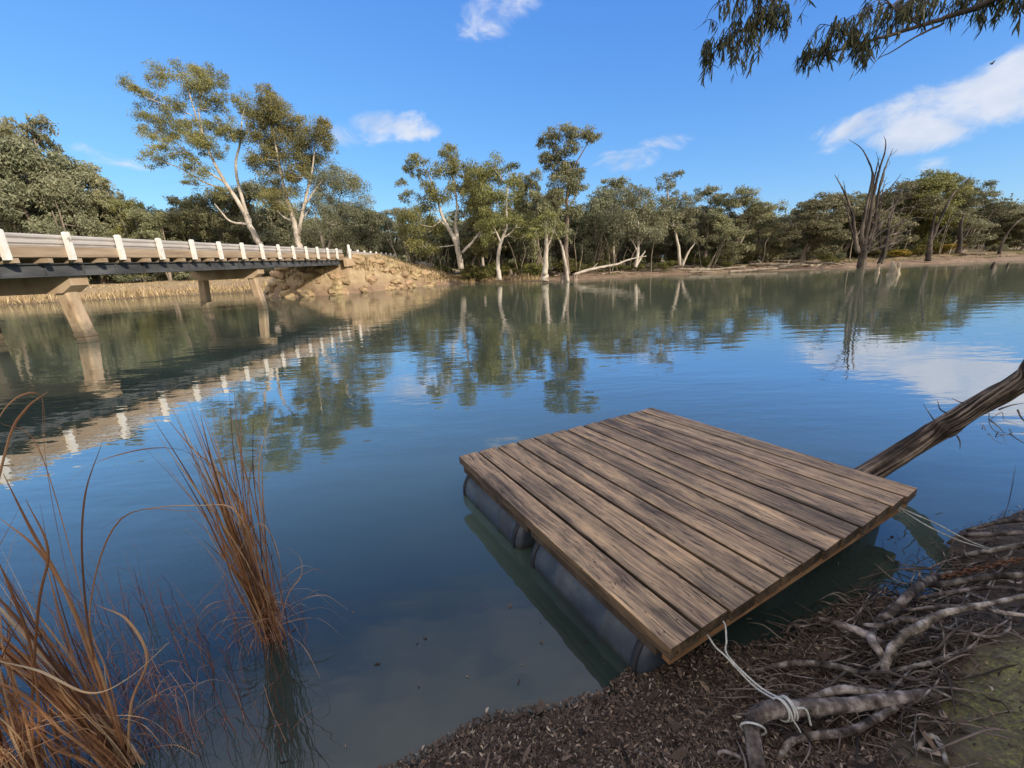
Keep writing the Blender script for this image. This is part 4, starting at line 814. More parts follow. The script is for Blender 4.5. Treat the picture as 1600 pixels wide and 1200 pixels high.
def make_tree(mbT, mbC, stems, blobs, leafL=.30, leafW=.11, dens=260, limb=.055, sub=9, hang=0., lean=(0, 0), open_=.42):
    """stems: lists of (x,y,z,r); blobs: (x,y,z,rx,rz). world or local metres"""
    nodes = []
    for st in stems:
        P = [s[:3] for s in st]; R = [s[3] for s in st]
        S = tube(mbT, P, R, k=9, n=5, rough=.06, wob=.10)
        tt = np.linspace(0, len(P)-1, len(S)); rr_ = np.interp(tt, np.arange(len(P)), R)
        nodes += [(S[i], rr_[i]) for i in range(len(S)//4, len(S))]
    NP = np.array([n[0] for n in nodes]); NR = np.array([n[1] for n in nodes])
    for b in blobs:
        c = np.array(b[:3]); rx, rz = b[3], b[4]; r = np.array((rx, rx, rz))
        d = NP-c; cost = np.linalg.norm(d, axis=1)+np.where(d[:, 2] > -.3, 1.5*np.maximum(d[:, 2]+.3, 0)*2, 0); i = int(np.argmin(cost)); s0 = NP[i]; L = np.linalg.norm(c-s0)
        ctr = c-np.array((0, 0, rz*.35)); r0 = min(NR[i]*.7, limb*(.6+L*.18))
        if L > .5:
            m = (s0+ctr)/2+rng.normal(0, .07, 3)*L+np.array((0, 0, -.06*L)); S = tube(mbT, [s0, m, ctr], [r0, r0*.7, r0*.4], k=6, n=5, wob=.15)
            NP = np.vstack([NP, S[3:]]); NR = np.concatenate([NR, np.linspace(r0*.8, r0*.4, len(S)-3)])
        sc = leaf_blob(mbC, c, r, int(dens*2.0*rx*rz), L=leafL, wd=leafW, sub=sub, hang=hang, open_=open_)
        for s_ in sc[:6]: tube(mbT, [ctr, (ctr+s_)/2+rng.normal(0, .08, 3)*rx, s_], [r0*.38, r0*.25, r0*.1], k=4, n=3, cap=False)
def hero(label, Y, stems, blobs, leaf='leaf_gold', bark='bark_pale', cat='tree', name='gum_tree', group=None, depth=1.0, **k):
    k.setdefault('leafL', .27); k.setdefault('leafW', .085); k.setdefault('hang', .4); k['dens'] = k.get('dens', 260)*1.2
    """stems and blobs measured on the sight lines at the tree's own distance Y (metres)"""
    s = Y/F*1.08; T = MB(); C = MB()
    st = [[(*(atY(p[0], p[1], Y)+np.array((0, (p[3] if len(p) > 3 else 0), 0))), p[2]) for p in q_] for q_ in stems]
    bl = []
    for b in blobs:
        p = atY(b[0], b[1], Y); dy = rng.normal(0, .5)*b[2]*s*depth+(b[4] if len(b) > 4 else 0); bl.append((p[0]*(1+dy/Y), Y+dy, H+(p[2]-H)*(1+dy/Y), b[2]*s*1.12, b[3]*s*1.18))
    make_tree(T, C, st, bl, **k)
    b0 = np.array(st[0][0][:3]); g = b0.copy()
    root = empty(name, g); tag(root, label, cat, group)
    for mb, nm, mt, sm in ((T, 'trunk', bark, True), (C, 'crown', leaf, False)):
        if mb.n: o = mb.build(nm, M[mt], root, smooth=sm); o.location = -root.location
    return root

# tall leaning gum on the left bank with two pale stems
hero('tallest gum leaning left behind the bridge on two pale white stems', 66,
     [[(412, 392, .42), (395, 362, .38), (375, 320, .30), (352, 285, .24), (335, 255, .18), (318, 215, .13), (310, 170, .08)],
      [(399, 372, .30), (386, 335, .24), (373, 290, .19), (368, 255, .17), (375, 225, .12), (378, 190, .08)],
      [(386, 350, .18), (360, 346, .13), (345, 330, .10), (335, 318, .06)],
      [(352, 285, .16), (325, 268, .12), (295, 240, .10), (265, 215, .06)], [(360, 300, .14), (320, 285, .11), (280, 262, .08), (240, 248, .04)],
      [(328, 240, .14), (312, 200, .11), (300, 160, .08), (290, 125, .05)], [(300, 180, .08), (262, 165, .06), (225, 150, .05), (205, 130, .03)]],
     [(285, 112, 22, 14), (310, 130, 26, 16), (250, 122, 22, 13), (196, 128, 14, 9), (212, 138, 8, 6), (335, 118, 16, 14), (300, 150, 26, 14), (240, 158, 20, 12), (228, 185, 20, 12), (262, 195, 24, 13), (290, 205, 24, 15), (310, 225, 22, 13), (240, 205, 18, 12),
      (338, 160, 14, 12), (342, 196, 12, 12), (270, 232, 26, 12), (238, 246, 20, 9), (300, 262, 24, 12), (330, 235, 14, 10), (325, 200, 16, 14), (345, 152, 9, 6), (262, 160, 14, 9), (285, 180, 16, 12), (372, 200, 18, 14), (382, 155, 18, 14), (395, 180, 12, 14), (355, 210, 12, 12), (345, 300, 16, 8), (300, 285, 12, 6)],
     dens=200, sub=10, open_=.42, limb=.05)
hero('broad gum with a full golden crown right of the leaning white gum', 64,
     [[(468, 390, .42), (463, 362, .36), (458, 340, .28), (448, 310, .22), (440, 275, .16), (432, 235, .12), (425, 200, .08)],
      [(466, 368, .28), (472, 335, .22), (480, 300, .18), (488, 265, .12), (492, 225, .07)],
      [(458, 345, .16), (445, 340, .12), (434, 330, .08), (425, 318, .05)], [(474, 325, .16), (490, 300, .13), (505, 280, .08)], [(468, 345, .14), (478, 335, .10), (486, 322, .06)]],
     [(418, 158, 20, 14), (440, 175, 26, 18), (465, 195, 22, 14), (420, 195, 24, 18), (450, 215, 28, 20), (410, 225, 20, 16), (490, 210, 24, 16), (505, 195, 14, 9), (495, 235, 22, 16), (470, 245, 24, 18), (430, 250, 26, 18), (408, 262, 18, 12), (445, 280, 22, 14), (485, 262, 20, 14), (425, 290, 18, 12), (405, 240, 16, 12), (470, 272, 18, 10), (400, 190, 12, 14), (422, 142, 12, 8), (510, 215, 10, 12), (440, 312, 22, 12), (418, 305, 18, 10)],
     dens=250, sub=10, open_=.45, depth=1.3)
hero('drooping dark gum with a rounded crown at the right end of the bridge', 66,
     [[(510, 396, .25), (502, 370, .20), (496, 350, .15), (492, 330, .08)], [(512, 392, .2), (525, 350, .15), (530, 310, .08)]],
     [(530, 280, 26, 16), (550, 300, 24, 18), (515, 300, 24, 18), (535, 330, 30, 18), (560, 340, 24, 20), (510, 340, 24, 18), (520, 370, 26, 16), (555, 375, 28, 14), (495, 275, 16, 10), (528, 262, 12, 6), (485, 318, 16, 14), (585, 350, 16, 18), (590, 380, 22, 14), (480, 365, 18, 14)],
     leaf='leaf_grey', bark='bark_pale', dens=240, hang=.5)
hero('forked pale gum at the bend of the shore where the reeds end', 53,
     [[(720, 420, .36), (717, 398, .32), (712, 378, .26), (700, 355, .20), (690, 335, .15), (680, 300, .11), (668, 270, .07)],
      [(716, 385, .22), (712, 350, .18), (714, 320, .12), (708, 280, .09), (700, 250, .05)], [(722, 395, .18), (738, 378, .13), (750, 362, .08)], [(700, 355, .12), (688, 345, .08), (682, 338, .05)]],
     [(650, 248, 16, 10), (640, 262, 12, 9), (702, 238, 16, 12), (700, 262, 24, 16), (725, 262, 20, 14), (672, 290, 16, 12), (660, 268, 10, 10), (690, 298, 20, 14), (720, 298, 24, 16), (745, 285, 18, 14), (640, 305, 12, 8), (650, 340, 20, 18), (670, 355, 20, 16), (665, 380, 22, 14), (640, 365, 16, 20), (735, 325, 20, 14), (755, 310, 16, 14), (630, 285, 9, 6), (668, 320, 14, 12)],
     dens=230, sub=9)
hero('slender gum standing in the water with a pale Y fork', 50,
     [[(781, 438, .28), (778, 415, .22), (780, 390, .20), (786, 370, .17), (792, 352, .13), (791, 320, .10), (794, 290, .06)], [(783, 380, .12), (775, 362, .09), (768, 350, .06)], [(786, 372, .10), (800, 362, .08), (808, 350, .05)]],
     [(770, 255, 18, 12), (765, 278, 18, 14), (800, 262, 12, 8), (790, 290, 20, 14), (775, 312, 22, 16), (800, 320, 20, 14), (812, 342, 22, 12), (768, 340, 20, 14), (832, 350, 14, 12), (752, 358, 12, 14), (745, 268, 14, 10), (758, 300, 14, 12), (820, 365, 16, 8)],
     dens=230)
hero('tall dark gum with an umbrella top standing above the tree line', 49,
     [[(886, 430, .34), (884, 400, .28), (885, 375, .24), (886, 345, .20), (886, 310, .16), (888, 280, .12), (882, 250, .09)], [(886, 285, .09), (896, 262, .07), (912, 235, .05), (922, 215, .03)], [(883, 262, .07), (872, 240, .05), (862, 225, .03)], [(886, 330, .08), (896, 312, .06), (902, 295, .04)]],
     [(860, 218, 15, 7), (882, 207, 22, 8), (905, 208, 18, 8), (925, 215, 12, 7), (852, 248, 11, 7), (868, 238, 14, 9), (888, 232, 14, 9), (868, 262, 16, 11), (890, 262, 16, 11), (905, 270, 12, 10), (880, 285, 22, 13), (898, 292, 14, 10), (868, 305, 16, 10), (885, 318, 16, 10), (846, 222, 6, 6), (900, 330, 12, 8)],
     leaf='leaf_olive', bark='bark_grey', dens=400, sub=14, open_=.42)
hero('thick pale trunk with a small crown standing at the water beside the stumps', 46.5,
     [[(852, 438, .42), (852, 425, .30), (853, 400, .24), (854, 375, .18), (852, 350, .10)], [(853, 392, .1), (862, 370, .07), (868, 352, .05)]],
     [(850, 348, 20, 10), (865, 358, 18, 9), (838, 362, 12, 8), (858, 335, 14, 9)], leaf='leaf_gold', dens=190)
hero('thin pale bent gum curving left out of the water', 46.5,
     [[(887, 440, .20), (886, 425, .16), (882, 405, .14), (878, 385, .12), (870, 368, .09), (860, 355, .06)]],
     [(868, 352, 16, 9), (885, 362, 10, 8), (856, 348, 10, 8)], leaf='leaf_olive', dens=180)
hero('white limbed gum on the mud beside the pale fallen branch', 52,
     [[(993, 418, .20), (996, 400, .17), (998, 375, .13), (997, 345, .08)], [(994, 416, .14), (1003, 400, .10), (1008, 392, .06)], [(997, 395, .08), (990, 380, .06), (984, 372, .03)]],
     [(990, 320, 28, 16), (1010, 335, 26, 18), (985, 348, 24, 16), (1005, 362, 24, 12), (1025, 350, 18, 14), (960, 340, 20, 16), (975, 300, 20, 13), (1000, 300, 18, 12)], leaf='leaf_grey', dens=220, hang=.6)
hero('slim gum with a bare leaning stem and open top at the driftwood pile', 54,
     [[(1062, 415, .2), (1060, 385, .16), (1052, 350, .12), (1045, 315, .08), (1042, 285, .05)], [(1066, 416, .14), (1075, 395, .12), (1086, 380, .07)]],
     [(1045, 275, 14, 7), (1062, 270, 8, 5), (1040, 290, 12, 8), (1055, 305, 18, 12), (1035, 318, 16, 12), (1068, 330, 20, 13), (1050, 345, 20, 14), (1085, 372, 12, 10), (1078, 312, 14, 10)], leaf='leaf_olive', dens=220)

# ------------------------------------------------------------------ tree prototypes, copied along the banks
def proto(kind):
    """a 10 m tree, ~8 m wide, base at the origin"""
    T = MB(); C = MB(); stems = []; blobs = []
    if kind == 0:      # rounded bushy box, several stems
        for k in range(3):
            a = rng.uniform(0, 2*PI); e = rng.uniform(.8, 1.8); stems.append([(0, 0, -.2, .2), (math.cos(a)*.3, math.sin(a)*.3, 1.5, .16), (math.cos(a)*e*.7, math.sin(a)*e*.7, 4, .11), (math.cos(a)*e, math.sin(a)*e, 7.0, .05)])
        for k in range(32):
            a = rng.uniform(0, 2*PI); h = rng.uniform(1.2, 9.0); w = 3.3*math.sin(PI*min(1, (h-.4)/9.8))**.6; q_ = rng.uniform(.3, .95)*w; blobs.append((math.cos(a)*q_, math.sin(a)*q_, h, rng.uniform(.9, 1.4), rng.uniform(.7, 1.05)))
    elif kind == 1:    # open gum, trunk showing, separate cloud-like clumps
        lx = rng.uniform(-1, 1)
        stems.append([(0, 0, -.2, .24), (.1*lx, 0, 1.5, .2), (.3*lx, .1, 3.5, .15), (.7*lx, 0, 6, .1), (.9*lx, 0, 8.6, .05)])
        for k in range(3): a = rng.uniform(0, 2*PI); z0 = rng.uniform(1.5, 3.5); stems.append([(.2*lx, 0, z0, .11), (math.cos(a)*1., math.sin(a)*1., z0+1.7, .08), (math.cos(a)*1.9, math.sin(a)*1.9, z0+3.3, .04)])
        for k in range(27):
            a = rng.uniform(0, 2*PI); h = rng.uniform(2.6, 9.3); w = 3.0*math.sin(PI*min(1, (h-1.2)/8.8))**.5; q_ = rng.uniform(.3, 1.)*w; blobs.append((math.cos(a)*q_+.6*lx, math.sin(a)*q_, h, rng.uniform(.85, 1.4), rng.uniform(.65, 1.0)))
    else:              # right-leaning, wind-shaped crown of flat layered clumps on twisted grey stems
        for k in range(3):
            a = rng.uniform(-.6, .6); e = rng.uniform(.8, 2.4)
            stems.append([(rng.uniform(-.2, .2), 0, -.2, .24), (.2*e, a*.3, 1.3, .18), (.75*e, a*1.2, 4, .12), (1.25*e, a*1.8, 7, .05)])
        for k in range(32):
            a = rng.uniform(0, 2*PI); h = rng.uniform(1.3, 9.2); w = 3.4*math.sin(PI*min(1, (h-.2)/9.8))**.5; q_ = rng.uniform(.3, .95)*w; blobs.append((math.cos(a)*q_+.12*h, math.sin(a)*q_, h, rng.uniform(1.0, 1.5), rng.uniform(.8, 1.2)))
    make_tree(T, C, stems, blobs, leafL=.26, leafW=.095, dens=(330 if kind == 0 else 340), limb=.04, hang=(.5 if kind == 0 else 0), open_=(.46 if kind else .5), sub=9)
    return T, C
protos = {}
def proto_meshes(kind, v):
    if (kind, v) not in protos:
        T, C = proto(kind); t = T.build('trunk', M['bark_grey'], smooth=True); c = C.build('crown', M['leaf_olive'])
        protos[(kind, v)] = (t.data, c.data); bpy.data.objects.remove(t); bpy.data.objects.remove(c)
    return protos[(kind, v)]
def plant(kind, v, x, y, h, w, label, group=None, leaf=None, rz=None, bark=None, name='gum_tree'):
    t, c = proto_meshes(kind, v); z = fh(x, y)
    root = empty(name, (x, y, z), rng.uniform(0, 2*PI) if rz is None else rz); tag(root, label, 'tree', group)
    root.scale = (w/8, w/8, h/10)
    for nm, d in (('trunk', t), ('crown', c)):
        o = bpy.data.objects.new(nm, d); COL.objects.link(o); o.parent = root
        mt = leaf if nm == 'crown' else bark
        if mt:
            o.material_slots[0].link = 'OBJECT'; o.material_slots[0].material = M[mt]
    return root
def plant_px(px, top, Y, wpx, kind, v, label, **k):
    p = atY(px, top, Y); z = fh(p[0], Y); return plant(kind, v, p[0], Y, max(p[2]-z, 1.5), wpx*Y/F*1.08, label, **k)
L_left = 'dense grey green box tree in the belt left of the leaning gum'
for (px, top, Y, w, kd, v, lab, lf, br) in [
    (22, 172, 82, 110, 1, 0, 'thin brownish crown rising above the left edge of the tree belt', 'leaf_olive', 'bark_grey'),
    (28, 212, 74, 150, 0, 0, 'broad dark bushy tree at the far left edge', 'leaf_grey', 'bark_grey'),
    (-60, 225, 72, 150, 0, 1, 'bushy tree cut off by the left edge of the view', 'leaf_grey', 'bark_grey'),
    (105, 240, 76, 120, 0, 1, 'rounded grey green tree second from the left edge', 'leaf_grey', 'bark_grey'),
    (75, 280, 72, 110, 0, 2, 'low dense tree in front of the left tree belt above the bridge rail', 'leaf_grey', 'bark_grey'),
    (160, 272, 78, 80, 1, 1, 'brownish open crown beside the dip in the tree line', 'leaf_olive', 'bark_pale'),
    (190, 300, 76, 70, 0, 2, 'rusty green small tree right of the dip in the left tree line', 'leaf_gold', 'bark_grey'),
    (236, 318, 74, 90, 0, 0, 'pale green low tree under the leaning white gum', 'leaf_olive', 'bark_grey'),
    (290, 300, 78, 100, 0, 1, 'mid height tree behind the branches of the leaning gum', 'leaf_olive', 'bark_grey'),
    (345, 285, 80, 90, 0, 2, 'leafy tree between the two stems of the leaning gum', 'leaf_olive', 'bark_grey'),
    (400, 280, 82, 100, 0, 0, 'dark tree behind the white stems', 'leaf_grey', 'bark_grey'),
    (600, 322, 70, 80, 0, 1, 'low dark tree where the skyline dips right of the bridge', 'leaf_grey', 'bark_grey'),
    (636, 318, 66, 70, 0, 2, 'bluish tree just left of the forked pale gum', 'leaf_grey', 'bark_grey'),
    (570, 320, 66, 70, 0, 0, 'dark rounded tree above the approach road', 'leaf_grey', 'bark_grey'),
    (745, 250, 60, 80, 1, 2, 'open gum with pale top between two forked gums', 'leaf_gold', 'bark_pale'),
    (820, 262, 60, 70, 1, 0, 'dark layered gum just left of the umbrella topped gum', 'leaf_olive', 'bark_grey'),
    (845, 290, 58, 70, 0, 1, 'dark bushy tree behind the umbrella topped gum', 'leaf_olive', 'bark_grey'),
    (935, 290, 60, 80, 0, 0, 'rounded grey crown right of the umbrella topped gum', 'leaf_grey', 'bark_grey'),
    (962, 278, 64, 80, 1, 1, 'airy grey gum behind the white limbed gum', 'leaf_grey', 'bark_pale'),
    (1110, 286, 58, 95, 1, 2, 'cloud crowned gum with its top level with the skyline at centre right', 'leaf_grey', 'bark_grey'),
    (1150, 292, 56, 90, 2, 0, 'leaning gum over the driftwood shore', 'leaf_olive', 'bark_grey'),
    (1205, 312, 58, 90, 0, 2, 'low crown left of the flat topped tree', 'leaf_olive', 'bark_grey'),
    (1265, 300, 56, 110, 2, 1, 'flat topped gum left of the big dead tree', 'leaf_olive', 'bark_grey'),
    (1330, 300, 60, 100, 2, 2, 'leafy gum directly behind the dead tree', 'leaf_olive', 'bark_grey'),
    (1395, 285, 58, 110, 2, 0, 'leaning olive crown right of the dead tree', 'leaf_olive', 'bark_grey'),
    (1437, 264, 60, 110, 2, 1, 'tallest leaning gum of the right shore', 'leaf_gold', 'bark_grey'),
    (1487, 272, 62, 80, 2, 2, 'layered gum behind the leaning bare snag', 'leaf_olive', 'bark_grey'),
    (1525, 298, 58, 90, 2, 0, 'sloping crown third from the right edge', 'leaf_grey', 'bark_grey'),
    (1570, 318, 60, 80, 2, 1, 'low leaning tree near the right edge', 'leaf_olive', 'bark_grey'),
    (1615, 320, 58, 90, 2, 2, 'wind bent tree cut by the right edge', 'leaf_olive', 'bark_grey')]:
    plant_px(px, top, Y, w, kd, v, lab, leaf=lf, bark=br, rz=(0 if kd == 2 else None))
# second rows that only fill the belt
def sky_top(px):
    return float(np.interp(px, [-100, 60, 180, 215, 260, 400, 560, 610, 650, 850, 900, 1050, 1180, 1300, 1440, 1560, 1700], [255, 262, 320, 345, 330, 315, 335, 345, 330, 318, 318, 318, 335, 330, 305, 335, 340]))
i = 0
for px in np.arange(-90, 1700, 22):
    Y = float(rng.uniform(63, 78))+(18 if px < 560 else 0); p = px+rng.normal(0, 6); left = px < 620
    if 575 < p < 672: Y = 82
    if abs(atY(p, 330, Y)[0]+17.9) < 4.6: continue
    plant_px(p, sky_top(p)+rng.uniform(-4, 16), Y, rng.uniform(60, 90), int(rng.choice([0, 0, 1])) if px < 1150 else int(rng.choice([0, 2])), int(i % 3),
             'shaded tree filling the back of the belt beyond the bridge' if left else 'shaded tree filling the back of the belt on the right shore',
             group='trees at the back of the left belt' if left else 'trees at the back of the right belt', leaf=str(rng.choice(['leaf_olive', 'leaf_grey'])))
    i += 1
mb = MB()            # the wood further in
for px in np.arange(-400, 2000, 9):
    for k in range(3):
        Y = rng.uniform(98, 120); p = atY(px+rng.normal(0, 6), sky_top(px)+8+rng.uniform(5, 75), Y)
        if abs(p[0]+17.9) < 4 and Y < 100: continue
        leaf_blob(mb, p, (3.6, 3.0, 2.3), 150, L=.7, wd=.38, sub=9, open_=.5)
    for k in range(4):
        Y = rng.uniform(96, 118); p = atY(px, 400, Y); leaf_blob(mb, (p[0], Y, rng.uniform(1, 9)), (3.2, 2, 2.6), 170, L=.7, wd=.38, sub=9, open_=.5)
tag(mb.build('distant_wood', M['leaf_grey']), 'dark wood closing the view between the tree trunks', 'wood', kind='stuff')
mb = MB()            # pale and dark thin trunks of saplings in the belt
for k in range(150):
    px = rng.uniform(560, 1640); Y = rng.uniform(54, 70); x = atY(px, 400, Y)[0]
    if float(sdist(FAR, [x], [Y])[0]) < 2 or abs(x+17.9) < 4: continue
    z = fh(x, Y); h = rng.uniform(2.5, 6); le = rng.normal(.25 if px > 1100 else 0, .25); r_ = rng.uniform(.02, .055)
    tube(mb, [(x, Y, z-.1), (x+le*h*.3+rng.normal(0, .12), Y, z+h*.4), (x+le*h*.7+rng.normal(0, .2), Y, z+h*.75), (x+le*h, Y, z+h)], [r_*1.4, r_, r_*.7, r_*.3], k=5, n=3, cap=False)
mp_ = MB()
for k in range(40):
    px = rng.uniform(640, 1000); Y = rng.uniform(52.5, 60); x = atY(px, 400, Y)[0]
    if float(sdist(FAR, [x], [Y])[0]) < 1.5 or abs(x+17.9) < 5: continue
    z = fh(x, Y); h = rng.uniform(2, 6); le = rng.normal(.1, .22); r_ = rng.uniform(.03, .08)
    tube(mp_, [(x, Y, z-.1), (x+le*h*.3+rng.normal(0, .2), Y, z+h*.35), (x+le*h*.7+rng.normal(0, .3), Y, z+h*.7), (x+le*h, Y, z+h)], [r_*1.5, r_, r_*.7, r_*.3], k=5, n=3, cap=False)
tag(mp_.build('pale_sapling_stems', M['driftwood'], smooth=True), 'pale crooked sapling stems showing against the shaded wood', 'saplings', kind='stuff')
tag(mb.build('sapling_stems', M['bark_grey'], smooth=True), 'thin crowded sapling stems in the undergrowth under the gums', 'saplings', kind='stuff')

# ------------------------------------------------------------------ dead trees
def dead(label, Y, stems, name='dead_tree', mat='bark_dead', twigs=26):
    T = MB(); s = Y/F*1.08; ends = []
    for q_ in stems:
        P = [atY(p[0], p[1], Y)+np.array((0, (p[3] if len(p) > 3 else 0), 0)) for p in q_]; S = tube(T, P, [p[2]*.74 for p in q_], k=9, n=7, rough=.10, wob=.05); ends.append((S, q_))
    root = empty(name, atY(stems[0][0][0], stems[0][0][1], Y)); tag(root, label, 'dead tree')
    for k in range(twigs):
        S, q_ = ends[rng.integers(0, len(ends))]; i_ = rng.integers(len(S)//2, len(S)); d = rng.normal(0, 1, 3); d[2] = abs(d[2])+.3; d /= np.linalg.norm(d); L = rng.uniform(.3, 1.0)
        tube(T, [S[i_], S[i_]+d*L*.5+rng.normal(0, .06, 3), S[i_]+d*L], [.03, .018, .006], k=4, n=4)
    t = T.build('trunk', M[mat], root, smooth=True); t.location = -root.location
dead('big bare dead tree with many upright limbs standing at the water edge', 45.5,
     [[(1345, 424, .62), (1347, 405, .50), (1348, 390, .48), (1349, 380, .40)],
      [(1348, 396, .34), (1352, 370, .30), (1360, 335, .24), (1366, 300, .18), (1374, 265, .13), (1382, 240, .09), (1384, 222, .05), (1381, 213, .02)],
      [(1350, 392, .30), (1346, 370, .26), (1352, 330, .20), (1360, 295, .15), (1363, 270, .11), (1354, 245, .08), (1344, 230, .05), (1326, 218, .02)],
      [(1355, 390, .26), (1366, 355, .22), (1370, 318, .17), (1376, 285, .12), (1386, 255, .08), (1392, 240, .05), (1395, 232, .02)],
      [(1342, 396, .26), (1336, 372, .20), (1333, 340, .16), (1324, 312, .12), (1314, 290, .08), (1304, 273, .03)], [(1326, 318, .08), (1321, 300, .06), (1318, 282, .02)],
      [(1340, 376, .14), (1334, 350, .10), (1326, 328, .07), (1316, 308, .03)],
      [(1346, 396, .24), (1338, 390, .2), (1340, 375, .12)],
      [(1352, 393, .20), (1372, 378, .15), (1390, 368, .11), (1412, 362, .07), (1424, 360, .03)],
      [(1356, 375, .16), (1370, 355, .14), (1390, 338, .11), (1410, 326, .08), (1424, 324, .04), (1440, 328, .02)],
      [(1360, 340, .14), (1378, 308, .10), (1394, 290, .06), (1409, 271, .02)], [(1372, 300, .09), (1380, 280, .06), (1383, 265, .04), (1390, 256, .02)],
      [(1364, 315, .10), (1376, 300, .07), (1384, 288, .03)], [(1362, 300, .10), (1370, 262, .07), (1374, 245, .03)], [(1374, 265, .06), (1372, 250, .03), (1369, 237, .015)],
      [(1350, 396, .22), (1360, 392, .16), (1375, 386, .12), (1392, 375, .07), (1408, 366, .03)],
      [(1352, 388, .18), (1372, 366, .13), (1398, 352, .09), (1430, 340, .06), (1458, 342, .02)], [(1356, 380, .16), (1378, 350, .12), (1402, 318, .08), (1424, 296, .05), (1440, 280, .02)],
      [(1354, 384, .14), (1368, 345, .11), (1378, 318, .08), (1380, 292, .04), (1386, 276, .02)], [(1362, 350, .12), (1384, 330, .09), (1412, 312, .05), (1428, 308, .02)], [(1350, 370, .12), (1358, 320, .09), (1366, 282, .06), (1361, 258, .02)],
      [(1338, 385, .14), (1328, 350, .10), (1322, 325, .06), (1308, 300, .03)], [(1358, 392, .16), (1384, 384, .12), (1410, 376, .08), (1432, 372, .03)]])
dead('second bare dead tree just right of the big one leaning apart', 47.5,
     [[(1374, 412, .36), (1380, 398, .30), (1384, 380, .24), (1390, 350, .18), (1398, 320, .12), (1408, 300, .08), (1422, 280, .03)],
      [(1378, 402, .22), (1386, 385, .16), (1388, 350, .12), (1394, 320, .08), (1398, 298, .03)], [(1382, 394, .18), (1398, 380, .12), (1414, 368, .08), (1428, 350, .04)],
      [(1376, 390, .14), (1374, 360, .11), (1374, 330, .07), (1376, 310, .03)], [(1384, 388, .14), (1400, 372, .10), (1420, 352, .06), (1436, 344, .02)], [(1386, 384, .10), (1396, 358, .08), (1416, 345, .04)]])
dead('bare dead snag with one long limb reaching up to the right', 49,
     [[(1449, 408, .40), (1452, 392, .33), (1455, 375, .28), (1460, 365, .22), (1466, 350, .18), (1480, 320, .14), (1492, 300, .10), (1506, 290, .07), (1516, 276, .03)],
      [(1454, 372, .2), (1458, 350, .14), (1462, 330, .06)], [(1460, 372, .16), (1474, 356, .12), (1488, 342, .08), (1504, 330, .03)], [(1512, 283, .04), (1520, 281, .02)]], twigs=10)
dead('dark twisted trunk on the flat right of the leaning snag', 54,
     [[(1497, 396, .42), (1500, 380, .36), (1500, 360, .30), (1503, 345, .18), (1508, 335, .06)], [(1500, 378, .2), (1510, 366, .14), (1518, 350, .06)]], twigs=6)
dead('thin leaning bare tree near the right edge', 54, [[(1561, 398, .26), (1566, 380, .20), (1576, 362, .14), (1592, 345, .10), (1612, 335, .05)]], twigs=6)

# ------------------------------------------------------------------ stumps, driftwood
def stump(px, py, wpx, hpx, label, Y=None, mat='driftwood'):
    b = at(px, py, 0); s = b[1]/F*1.08; mb = MB(); k = 14; r = wpx*s/2; h = hpx*s; V = []; lv = [(-.4, 1.25), (0, 1.15), (.25, .95), (.6, .85), (.85, .72), (1.0, .50)]
    ph = rng.uniform(0, 6, 3); 
    for t, f in lv:
        for a in np.arange(k)*2*PI/k:
            hh = h*t*(1+(.22*math.sin(a*2+ph[0])+.12*math.sin(a*5+ph[1])) if t > .5 else 1); ff = f*(1+.12*math.sin(a*3+ph[2])+rng.normal(0, .05)); V.append((b[0]+math.cos(a)*r*ff, b[1]+math.sin(a)*r*ff*.9, hh))
    V.append((b[0], b[1], h*.8)); q = [(i*k+j, i*k+(j+1) % k, (i+1)*k+(j+1) % k, (i+1)*k+j) for i in range(len(lv)-1) for j in range(k)]; c = len(V)-1
    mb.add(V, q, [((len(lv)-1)*k+j, (len(lv)-1)*k+(j+1) % k, c) for j in range(k)])
    tag(mb.build('tree_stump', M[mat], smooth=False, origin=(b[0], b[1], 0)), label, 'stump')
stump(799, 439, 7, 13, 'pale pointed stump in the water right of the slender Y fork gum')
stump(806, 439, 5, 10, 'small pale stump touching the pointed stump')
stump(882, 440, 12, 10, 'dark broken stump at the foot of the bent gum', mat='bark_grey')
stump(899, 438, 6, 8, 'short pale stump right of the bent gum')
stump(1397, 429, 15, 15, 'wide pale stump in the water right of the big dead tree')
stump(1371, 427, 5, 12, 'small pointed stump between the dead tree and the wide stump')
stump(1551, 421, 7, 9, 'dark little snag in the water far right', mat='bark_dead')
stump(1574, 418, 3, 6, 'tiny dark snag rising from the water at the right edge', mat='bark_dead')
def flog(P, r, label, group=None, name='fallen_log', mat='driftwood', br=2):
    mb = MB(); S = tube(mb, P, r, k=8, n=6, rough=.10, wob=.15)
    for k in range(br):
        i_ = rng.integers(2, len(S)-1); d = np.array((rng.normal(0, 1), rng.normal(-.3, .5), rng.uniform(0, .7))); d /= np.linalg.norm(d); L = rng.uniform(.4, 1.4); tube(mb, [S[i_], S[i_]+d*L*.5+rng.normal(0, .08, 3), S[i_]+d*L], [r[0]*.4, r[0]*.25, .01], k=5, n=4)
    tag(mb.build(name, M[mat], smooth=True, origin=S[0]), label, 'log', group)
def shore_pts(px0, py0, px1, py1, zoff=.15, n=4, jit=.15):
    out = []
    for t in np.linspace(0, 1, n):
        px = px0+(px1-px0)*t; py = py0+(py1-py0)*t; d = ray(px, py); ts = np.linspace(30, 75, 400)/d[1]; z = H+d[2]*ts; g = np.maximum(far_h(d[0]*ts, d[1]*ts), -.1); i_ = np.argmax(z <= g+.05); tt_ = ts[i_] if (z <= g+.05).any() else ts[-1]
        out.append((d[0]*tt_+rng.normal(0, jit*.3), d[1]*tt_, H+d[2]*tt_+zoff+rng.normal(0, .06)))
    return out
